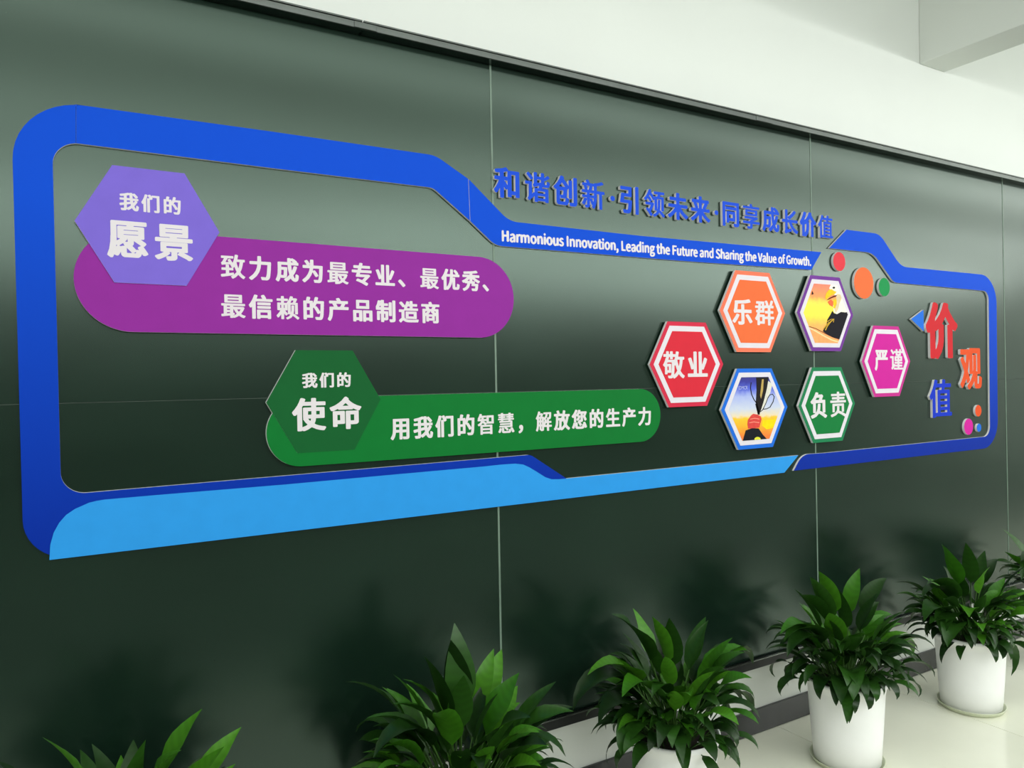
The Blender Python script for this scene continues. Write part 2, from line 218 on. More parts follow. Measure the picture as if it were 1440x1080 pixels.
[[70,80,74,82,92,82,96,80,97,54,98,49,152,49,155,52,156,64,158,66,162,68,166,68,172,65,178,64,179,66,174,72,174,76,176,77,188,82,196,82,202,78,213,60,219,50,222,42,222,40,218,37,206,33,198,33,194,36,186,54,182,58,181,46,176,36,166,30,156,29,98,29,86,30,76,34,71,40,70,46],[69,72,62,52,57,42,50,34,46,32,42,32,26,41,26,44,32,52,44,78,48,80,54,80],[214,212,214,200,210,198,180,198,179,196,180,194,206,194,210,192,211,190,211,182,210,179,206,178,180,178,179,176,180,173,214,173,217,172,218,170,218,160,214,157,180,157,179,156,180,149,194,149,199,146,199,88,198,86,194,85,130,85,130,84,146,72,151,66,148,61,140,54,132,53,129,54,124,61,103,76,102,80,105,84,104,85,44,85,40,87,40,100,44,102,170,102,172,104,172,108,170,109,52,109,49,110,48,112,48,122,52,125,170,125,172,126,172,130,170,132,46,132,42,133,41,136,42,147,46,149,60,149,61,156,28,157,25,160,25,170,30,173,60,173,61,176,60,178,36,178,34,179,32,182,32,190,33,192,36,194,60,194,61,196,60,198,32,198,28,199,27,202,27,212,28,214,32,215,60,215,61,224,66,226,84,226,87,224,87,216,88,215,114,215,117,212,117,202,116,200,112,198,88,198,87,196,88,194,110,194,114,193,115,190,115,180,110,178,88,178,87,178,87,174,88,173,118,172,150,173,152,174,152,178,150,178,128,178,124,180,123,190,124,193,128,194,150,194,152,196,150,198,124,198,120,199,119,202,119,212,122,215,150,215,152,216,152,224,156,226,174,226,179,224,180,215,210,215],[152,150,152,156,150,157,118,158,88,157,87,156,87,150,88,149,150,149]],
[[19,34,18,38,27,56,32,80,33,104,34,108,34,142,20,153,18,156,29,172,40,192,51,224,54,226,60,226,76,222,77,220,74,208,74,207,100,207,112,200,113,196,102,172,118,172,120,171,122,168,122,160,128,163,137,172,143,184,145,196,122,196,120,197,118,200,118,212,120,214,122,215,214,215,218,213,217,178,216,168,213,156,206,148,202,145,188,144,188,128,190,126,214,126,218,125,219,122,219,108,214,106,188,106,188,88,190,87,220,87,224,84,224,70,223,68,220,67,188,66,188,30,187,28,184,27,166,27,161,30,160,67,124,67,122,66,121,40,118,34,114,31,108,29,86,28,82,30,80,38,70,38,66,40,66,74,64,76,57,76,53,54,50,44,42,28,38,26,32,26],[90,48,94,48,96,50,96,74,94,76,90,76,89,74,89,50],[139,88,160,87,161,106,148,106],[60,95,64,95,66,96,66,114,64,116,60,116,59,114,59,96],[90,95,94,95,96,96,96,114,94,116,90,116,89,114,89,96],[122,111,127,120,132,136,132,139,122,140],[191,196,174,196,172,195,169,180,162,164,151,152,144,146,146,145,154,144,159,140,156,126,161,126,161,142,165,148,162,158,162,161,166,163,186,163,188,166,191,182],[60,134,64,134,66,136,66,152,64,154,60,154,59,152,59,136],[90,134,94,134,96,136,96,152,94,154,90,154,89,152,89,136],[80,188,66,188,59,172,74,172,78,180]],
[[14,38,14,42,29,62,38,86,42,108,42,122,43,126,43,168,24,169,20,171,18,174,18,190,24,194,60,194,60,198,52,218,52,220,54,223,70,228,76,228,80,227,83,224,88,212,94,194,122,194,127,190,128,186,131,194,138,226,142,228,150,228,162,226,167,224,169,220,169,214,163,190,164,188,222,188,227,184,226,167,222,164,212,164,210,162,207,142,202,124,194,102,186,84,194,72,206,61,218,52,224,49,228,46,228,40,216,26,212,25,206,25,202,26,180,42,166,57,142,36,120,24,114,24,110,25,106,32,96,27,70,26,62,27,58,30,54,44,44,30,40,26,36,25,30,25,28,26],[84,126,74,126,73,116,73,102,69,78,60,56,60,51,80,51,82,54,84,68,85,94,86,96,86,124],[114,54,130,64,143,78,148,84,136,121,134,120,130,114,126,112,117,112,117,92,116,90,116,72],[168,124,172,134,178,162,176,164,158,164,157,162,158,154,162,138],[122,168,74,169,74,152,114,151]],
[[223,46,220,42,206,36,198,36,192,40,188,49,184,40,180,35,172,30,166,29,158,28,100,28,96,29,84,29,74,33,65,42,64,64,52,40,49,36,46,33,36,33,22,40,19,44,19,48,32,70,40,92,44,95,52,95,62,91,70,96,90,96,94,94,96,92,96,56,98,53,152,53,156,54,157,56,159,66,159,72,160,75,164,77,172,77,176,76,170,86,170,91,176,95,188,99,194,99,198,98,204,90,219,62,223,50],[223,202,223,198,221,192,208,166,204,162,200,160,214,138,220,126,220,122,216,118,204,111,196,111,194,112,190,116,179,138,170,150,169,112,168,108,163,104,156,100,152,99,136,98,148,83,155,72,155,70,153,68,138,59,130,59,126,61,114,78,96,100,96,102,100,106,110,112,114,112,114,118,116,121,120,122,138,122,138,184,122,184,112,170,112,169,122,169,132,166,137,162,138,158,125,134,116,122,104,112,96,112,94,113,82,122,80,124,80,128,90,138,98,148,104,160,98,156,90,156,86,158,80,164,78,164,78,102,76,99,72,96,52,97,48,100,47,102,47,150,46,150,40,145,30,145,24,150,16,160,17,164,32,177,44,190,59,212,66,225,72,228,80,228,86,226,94,223,96,220,96,214,78,186,78,179,84,184,95,198,103,214,106,222,109,226,112,227,122,227,136,222,138,220,135,210,136,208,210,208,218,206],[170,165,177,168,182,184,169,184]],
[[224,34,218,31,26,31,21,34,20,36,20,52,22,54,24,56,104,56,106,58,106,100,48,100,45,102,43,104,43,122,48,125,106,125,106,162,72,162,54,135,50,129,46,127,38,127,20,140,20,144,33,160,45,182,52,198,58,220,60,222,64,224,72,224,86,221,91,218,91,212,83,190,84,187,106,188,106,224,108,226,112,228,132,228,136,226,138,224,138,187,208,187,213,184,214,182,214,166,212,164,210,162,138,162,138,125,202,125,206,122,206,104,204,102,200,100,138,100,138,58,140,56,220,56,222,54,224,52]],
[[214,205,214,40,212,36,208,35,186,35,182,38,182,51,154,51,152,50,152,38,150,35,146,34,126,34,122,35,120,38,120,86,114,82,106,82,102,84,92,97,92,30,90,26,86,25,66,25,61,28,60,87,48,69,38,56,34,55,28,55,22,58,14,72,14,76,28,92,39,110,49,128,53,140,24,141,22,142,19,146,19,162,24,165,60,165,61,166,60,188,44,186,32,186,28,187,25,190,22,200,22,204,24,206,30,209,68,215,88,220,104,226,112,226,115,224,120,220,128,208,208,208],[154,76,180,76,182,78,182,182,180,183,154,183,152,182,152,78],[120,112,120,140,95,140],[120,202,92,194,92,165,120,166]],
[[210,28,206,27,188,27,184,29,183,34,182,34,124,34,123,32,123,28,120,26,100,26,96,30,96,63,67,42,58,33,56,32,48,33,38,46,45,54,48,60,49,66,49,138,48,139,24,139,22,140,20,142,20,158,24,160,72,160,76,158,76,82,76,80,78,80,88,88,96,88,96,116,97,118,100,119,130,119,134,134,134,134,132,135,114,130,100,124,94,124,90,127,83,138,84,141,89,146,92,154,92,220,93,222,96,224,114,224,118,222,119,220,119,198,120,197,150,197,150,220,151,222,154,224,172,224,176,222,178,194,184,197,204,209,208,209,212,208,222,198,222,194,208,185,178,171,177,150,180,148,196,148,197,150,198,156,198,168,202,170,208,170,224,162,223,150,219,136,214,131,210,129,202,128,172,128,164,129,160,124,159,120,206,119,211,116,211,30],[183,54,183,66,182,68,124,68,123,66,123,54,124,53,182,53],[183,98,182,100,124,100,123,98,123,88,124,86,182,86,183,88],[150,178,120,178,119,154,150,159],[32,208,42,218,46,219,52,219,62,210,86,186,87,182,76,172,72,171,66,171,64,173,33,204]],
[[212,224,215,222,217,220,217,50,216,40,214,37,208,31,202,27,186,25,158,25,153,28,148,40,148,46,150,48,154,50,184,50,185,52,185,220,190,224],[46,33,40,42,39,48,39,130,38,131,32,131,28,133,15,144,16,150,34,165,48,180,65,204,74,224,78,227,88,227,98,224,104,221,105,220,105,216,102,210,103,208,124,186,144,164,144,200,150,203,170,203,173,202,175,198,174,79,170,76,150,76,144,80,144,142,144,144,142,144,137,138,132,137,131,136,128,98,125,86,122,80,130,80,144,74,146,72,144,52,139,38,130,30,122,28,58,28],[70,86,70,56,72,52,74,51,108,51,112,53,115,64,115,76,106,73,78,73,73,76,72,84],[70,95,76,97,92,96,94,97,98,114,98,127,70,126],[62,152,113,152,113,154,104,164,88,182]],
[[216,210,216,206,212,203,184,195,156,190,154,188,154,155,220,155,224,152,224,138,223,136,220,134,202,134,201,132,201,30,200,28,196,27,178,27,174,30,174,132,172,134,154,134,153,124,153,102,150,78,144,54,132,30,128,28,124,28,120,29,108,40,108,44,113,54,106,54,104,56,96,74,90,82,90,44,86,37,78,32,72,31,52,31,49,34,45,46,46,48,48,50,62,50,64,52,64,89,53,66,42,51,38,50,32,50,20,59,19,62,30,76,40,96,44,98,50,98,62,95,64,95,64,96,64,100,62,101,26,101,21,104,21,116,24,120,62,120,64,122,64,136,24,136,20,138,20,152,21,154,24,156,44,156,45,158,43,166,37,184,28,184,24,186,24,200,25,202,28,204,62,204,62,208,56,218,56,220,62,224,70,226,78,226,82,224,92,204,94,204,126,203,130,206,160,211,196,222,204,221],[90,100,90,96,92,95,100,99,106,99,108,98,122,77,125,92,124,101,92,101],[127,120,126,136,90,136,90,120],[72,156,80,156,86,172,88,184,64,184,70,166,71,158],[126,185,116,184,108,156,127,156]],
[[200,226,203,224,205,222,205,28,203,26,200,24,178,24,175,26,173,28,173,222,175,224,178,226],[64,26,59,30,58,36,53,46,53,50,58,53,82,52,86,51,94,51,96,52,99,56,102,66,105,84,106,98,104,99,34,99,30,101,28,104,28,110,35,142,38,164,40,168,44,170,106,170,107,192,106,194,36,194,32,196,31,198,31,216,36,219,134,219,138,217,139,214,138,149,134,146,70,146,67,142,64,124,66,123,134,123,140,120,140,110,137,78,134,58,130,44,126,36,122,32,112,27,108,26]],
[[214,28,212,27,204,28,190,42,168,60,154,42,122,26,116,26,112,28,104,38,104,41,133,54,147,72,126,73,122,76,122,151,114,147,110,147,106,148,90,170,76,184,74,183,67,170,74,170,76,168,87,158,97,144,97,142,94,140,86,134,84,133,78,133,75,134,63,150,56,157,42,142,38,140,32,140,30,141,18,151,18,154,35,170,46,184,57,202,66,222,68,224,72,226,76,226,88,223,91,220,92,218,88,206,122,170,122,176,126,178,150,178,152,182,155,194,122,194,118,195,117,198,117,210,120,214,218,214,222,212,222,198,221,196,218,194,184,194,178,180,178,178,180,178,212,178,216,176,216,76,215,74,212,73,194,73,190,76,190,160,150,160,149,158,150,80,155,106,156,144,157,154,162,156,178,156,181,154,182,152,182,140,181,138,180,100,175,78,176,77,182,77,185,76,204,61,226,41,225,38],[88,29,82,29,79,30,68,44,35,78,36,80,44,86,50,88,56,88,66,80,68,80,79,98,84,110,36,110,32,114,32,126,34,129,36,130,96,130,104,131,118,124,118,120,116,114,107,96,86,62,86,60,100,46,102,42,102,40,100,37]],
[[16,52,16,56,18,58,42,71,60,85,83,106,89,114,89,116,88,116,26,116,24,118,22,120,22,136,23,138,28,141,104,141,105,142,104,168,42,168,38,170,37,172,37,188,39,192,42,193,104,193,106,224,110,227,132,227,136,226,138,222,138,193,202,193,208,190,208,172,206,170,204,168,138,168,138,142,140,141,218,141,222,138,223,120,222,118,218,116,154,116,161,106,181,86,204,70,228,57,228,52,214,38,210,36,204,36,184,47,158,67,138,86,138,28,136,26,134,24,110,24,105,28,104,85,73,58,58,47,40,36,32,36,30,37]],
[[213,200,214,198,214,180,210,177,199,176,200,170,180,134,218,134,220,133,223,130,223,112,218,109,157,108,158,106,164,98,183,82,206,65,220,59,228,53,228,48,215,34,212,33,204,33,182,46,156,67,138,83,138,30,136,27,134,25,110,25,105,28,104,82,84,63,70,52,40,34,32,34,30,35,16,49,16,52,18,55,42,68,59,80,74,94,83,102,87,108,26,109,21,112,21,130,24,133,26,134,64,134,65,136,60,148,48,170,48,174,49,176,36,177,31,180,31,198,33,200,36,202,104,202,105,204,105,224,106,226,110,228,132,228,138,224,138,202,208,202],[104,134,105,136,105,176,80,177,80,176,86,166,95,148,97,142,97,134],[138,134,147,134,147,140,163,168,166,177,138,176]],
[[28,26,27,28,27,212,28,214,32,217,212,217,216,215,217,212,217,46,216,38,213,34,204,27,196,25,162,24,157,28,151,44,152,48,156,50,184,49,185,50,185,192,60,192,59,190,59,28,57,26,54,24,32,24],[172,141,172,72,170,69,166,67,104,67,102,66,102,56,98,52,78,52,73,54,72,56,72,140,74,142,78,144,166,144],[102,120,102,91,142,92,142,121],[184,176,184,160,182,158,178,156,66,156,63,158,61,160,61,176,66,180,178,180,182,178]],
[[222,70,221,68,218,67,138,67,136,66,136,42,134,36,128,30,120,27,110,26,80,26,75,28,70,42,74,45,106,45,107,66,26,67,22,70,22,84,23,86,26,87,106,87,107,88,107,96,108,98,132,106,46,106,42,110,42,122,46,125,180,125,186,126,190,124,200,116,201,114,200,112,182,102,166,96,140,88,218,87,222,84],[51,134,51,176,54,180,190,180,194,178,194,136,190,132,56,132],[166,150,166,160,164,162,80,162,78,160,78,150,80,149,164,149],[219,192,218,190,214,188,28,188,24,190,24,204,25,206,28,207,106,207,107,208,102,218,102,222,108,225,118,227,126,227,130,224,138,207,214,207,219,204]],
[[64,226,66,227,88,227,93,224,94,168,118,179,138,192,156,206,174,223,182,223,186,222,200,214,200,208,180,187,164,174,140,158,118,146,110,146,106,148,96,158,94,159,93,146,94,145,218,145,222,143,223,140,223,124,222,122,218,120,148,120,147,118,156,102,175,82,196,67,224,56,228,53,228,48,215,32,212,31,204,31,171,46,145,68,125,92,112,120,94,120,93,118,93,62,128,71,140,71,144,68,145,50,140,46,90,33,72,26,64,26,58,30,52,42,52,46,60,54,61,58,61,120,26,120,24,121,21,124,21,140,23,144,26,145,61,146,61,222]],
[[44,23,42,26,42,116,40,117,30,116,24,118,15,134,15,142,16,146,30,162,43,182,56,208,63,226,68,230,80,230,90,227,96,224,98,222,98,214,95,204,77,168,77,162,78,161,90,170,108,187,123,208,133,228,138,231,148,231,162,229,166,227,168,222,167,212,177,198,198,176,211,164,227,154,230,150,230,144,229,140,216,127,214,126,206,126,196,131,195,130,195,28,194,24,188,22,166,22,160,24,159,26,159,144,160,147,164,149,172,150,155,168,148,176,146,177,123,150,130,149,134,147,135,144,135,102,134,98,134,88,129,66,118,44,98,23,94,20,82,20,76,24,70,21,48,21],[78,55,86,62,95,82,99,104,98,131,86,124,78,124,77,122]],
[[223,34,220,32,76,32,72,33,71,28,66,26,48,26,44,28,44,126,42,127,38,122,36,120,30,120,28,121,18,136,18,140,31,156,46,178,57,200,65,222,67,224,70,225,76,225,92,220,93,216,88,206,90,204,134,204,135,208,136,222,140,226,146,226,148,225,160,225,164,223,165,218,163,206,164,204,214,204,218,202,218,188,214,184,160,184,157,182,155,172,156,171,200,171,205,168,205,54,206,52,220,52,224,50,224,36],[72,51,76,52,90,52,91,54,91,168,96,171,128,171,130,180,130,184,84,184,80,186,71,170],[179,54,179,62,178,64,118,64,117,62,117,54,118,52,178,52],[179,92,178,93,118,93,117,92,117,82,118,81,178,81,179,82],[179,112,179,122,178,123,118,123,117,122,117,112,118,111,178,111],[179,142,179,150,178,152,118,152,117,150,117,142,118,141,178,141]],
[[86,25,81,28,76,44,77,48,82,51,108,50,110,52,110,116,108,118,66,118,42,115,38,116,35,120,31,132,31,136,37,148,40,164,44,192,44,204,45,208,50,212,68,212,72,213,90,213,92,214,118,215,162,220,184,225,194,225,198,224,209,208,209,204,204,201,172,195,146,192,76,188,73,164,69,146,70,144,110,144,110,182,116,186,136,186,140,184,142,182,142,144,214,144,217,142,219,140,219,122,218,120,214,118,142,118,142,42,140,36,136,31,122,26,116,25],[90,102,90,98,74,73,58,54,45,40,42,38,34,38,18,50,18,56,36,75,50,92,60,108,64,110,70,110,86,105],[156,101,170,109,180,109,183,108,204,84,220,62,226,54,226,48,210,39,200,39,197,40,178,67,155,94]],
[[43,28,42,30,42,66,40,67,36,64,28,65,18,77,17,80,34,102,43,124,42,126,34,126,30,128,30,144,34,146,48,146,52,160,50,161,24,161,22,162,20,164,20,176,21,178,24,180,54,180,55,182,56,194,54,195,36,195,32,196,31,198,32,213,36,215,116,215,119,212,119,182,120,180,126,185,138,186,133,200,125,216,126,218,130,221,140,224,146,224,149,222,159,206,163,196,165,186,172,185,174,186,180,198,190,224,194,226,198,226,212,223,214,221,216,218,215,214,202,186,216,185,220,184,221,182,221,166,216,164,184,164,184,144,186,142,212,142,216,141,217,138,217,124,212,121,184,121,184,98,186,97,222,97,225,94,225,80,224,78,220,76,184,76,184,28,180,26,162,26,157,28,156,76,124,76,122,74,122,42,120,39,118,38,70,38,68,36,68,28,64,26,46,26],[94,91,68,90,68,58,95,58],[67,112,118,111,122,108,122,97,156,97,157,120,130,121,126,122,125,124,125,138,126,140,130,142,156,142,157,164,134,164,128,161,120,161,119,130,118,128,114,126,72,126,71,124],[77,146,92,146,93,160,80,161,77,150],[92,195,83,194,82,188,82,180,93,180]],
[[226,41,216,28,212,27,206,27,200,30,186,40,168,58,154,44,142,35,126,26,120,26,118,27,112,34,102,28,92,27,76,27,67,30,62,44,62,46,66,48,88,47,92,50,95,58,100,104,101,142,100,144,60,144,58,142,55,136,55,134,56,134,90,134,95,132,95,70,90,68,60,68,58,66,58,60,54,57,38,57,35,58,34,60,34,110,34,112,28,113,18,122,16,126,30,146,38,162,42,176,48,178,48,184,46,185,26,185,22,186,21,188,22,203,26,205,48,205,48,222,52,226,70,226,72,225,74,222,74,206,84,205,85,206,85,222,86,224,90,226,108,226,112,224,112,205,134,205,136,203,138,200,139,202,142,222,146,225,154,225,168,223,171,220,164,186,220,186,223,184,224,182,224,168,220,165,209,164,206,144,200,118,193,98,185,82,196,68,204,60,214,52,225,46,227,44],[122,53,134,62,144,71,153,84,143,106,138,122,136,124,132,121,128,121,127,120,126,90],[58,87,71,88,70,115,58,114],[170,115,176,136,180,164,158,165,156,164,156,158,158,148,167,118],[134,184,112,185,112,172,111,170,108,168,90,168,85,170,85,184,76,185,74,184,74,174,69,170,68,164,126,164,133,180]],
[[28,26,16,38,15,42,25,60,30,78,33,110,33,144,38,147,56,148,52,162,40,182,40,188,45,192,36,192,31,196,31,212,32,214,36,216,210,216,214,214,215,212,215,196,210,192,200,192,205,188,205,184,184,148,186,147,216,147,218,146,221,142,221,128,220,126,216,123,64,123,63,84,60,64,54,46,42,26,38,25,32,25],[116,147,126,147,128,148,128,190,126,192,116,192,115,190,115,148],[160,165,170,184,172,190,172,192,159,192],[84,167,84,192,70,192,70,190]],
[[31,212,40,221,44,222,50,222,58,215,80,194,80,204,84,207,110,207,110,224,114,226,132,226,136,224,137,222,138,207,164,207,166,208,166,222,167,224,170,226,188,226,193,224,194,207,220,207,223,206,224,204,224,192,222,189,220,188,193,188,193,166,192,164,188,162,166,162,164,160,166,158,208,158,212,156,212,116,211,114,208,112,166,112,164,110,164,106,166,105,210,105,214,103,215,90,212,87,166,87,164,86,164,80,166,78,208,78,211,76,211,62,206,60,166,60,164,58,164,52,166,50,220,50,224,46,224,34,220,32,80,32,76,36,76,48,80,50,137,50,137,58,136,60,98,60,94,63,66,41,58,33,50,32,46,34,38,44,38,46,44,54,47,60,48,66,48,138,46,139,24,139,22,140,20,142,20,157,24,159,72,159,76,157,76,80,84,85,90,85,94,83,96,78,136,78,137,80,137,86,136,87,94,87,90,88,89,90,89,102,90,104,94,105,137,106,137,110,136,112,94,112,90,114,90,154,91,156,94,158,136,158,137,160,136,162,114,162,111,164,110,166,110,186,108,188,86,188,78,180,72,175,70,174,64,174,59,178,52,186,31,208,30,210],[117,130,136,129,137,140,118,141],[164,130,184,129,185,140,164,141],[137,186,137,180,138,179,164,179,166,180,166,186,164,188,138,188]],
[[218,38,206,27,202,25,192,25,170,38,120,62,88,38,44,25,34,25,30,28,28,32,22,40,22,44,24,46,28,49,68,59,76,66,56,66,50,70,50,140,48,140,44,137,36,137,34,138,21,150,21,156,42,172,56,186,70,204,83,226,86,227,98,227,112,224,115,222,115,218,111,210,112,209,148,209,158,210,172,200,173,196,157,168,192,167,196,166,198,162,198,70,192,66,175,66,216,45,218,42],[165,70,164,143,82,142,82,70,92,76,103,100,107,132,110,136,114,138,134,138,140,134,140,128,135,94,130,80,134,81,140,81],[80,168,118,167,124,174,130,184,94,185]],
[[26,42,28,44,30,46,74,56,95,68,105,80,107,90,107,108,108,110,112,112,132,112,136,110,136,90,134,74,140,74,172,64,204,51,216,45,219,42,210,28,208,26,202,26,168,42,122,58,92,40,46,27,38,27,36,28],[50,66,50,128,54,132,190,132,195,130,195,68,192,65,172,65,167,68,167,112,166,113,78,113,78,66,74,64,54,64],[23,142,23,156,28,158,106,158,108,160,108,164,106,166,50,166,46,168,45,170,45,180,48,184,106,184,108,186,108,190,106,192,38,192,35,196,35,208,38,210,106,210,108,212,108,222,110,225,112,226,132,226,136,224,136,212,138,210,206,210,211,208,211,194,208,192,138,192,136,190,136,186,138,184,198,184,202,180,202,170,200,167,198,166,138,166,136,164,136,160,138,158,218,158,221,154,221,142,218,139,28,139]],
[[212,215,214,212,214,100,212,98,208,96,188,96,184,98,183,52,186,50,192,50,196,52,198,62,199,82,202,85,204,86,212,86,226,79,228,76,226,52,223,40,216,32,212,30,200,28,176,28,164,30,160,33,154,40,153,44,152,63,129,40,106,25,98,25,96,26,84,38,84,42,86,45,116,66,132,88,135,96,134,97,112,96,106,100,106,166,97,130,90,110,97,100,108,76,110,70,110,67,96,56,92,55,86,55,80,58,75,72,74,73,72,73,53,46,42,35,38,33,32,33,30,34,17,48,16,52,28,64,38,78,48,94,54,110,40,134,22,160,21,166,36,176,46,176,50,173,68,148,69,148,73,164,76,186,24,186,22,188,20,190,20,206,22,209,26,211,84,211,88,212,96,212,106,210,106,214,112,217,208,217],[182,107,183,192,138,193,138,106,141,116,142,124,142,134,143,138,143,182,145,184,148,186,168,186,174,182,174,128,172,110,178,109]],
[[20,84,33,96,38,98,44,98,48,97,60,87,88,58,96,50,96,44,83,32,78,30,70,30,68,31,56,44,21,78]],
[[44,20,41,22,37,32,37,36,40,40,50,44,56,49,62,60,62,61,52,64,45,72,44,78,45,88,52,96,58,100,76,100,80,99,89,92,93,84,94,78,94,68,92,54,84,39,70,27,54,19,46,19]],
[[24,126,28,131,36,136,52,136,58,132,64,126,65,120,64,112,60,106,54,102,48,101,40,101,36,102,30,105,24,112]],
]
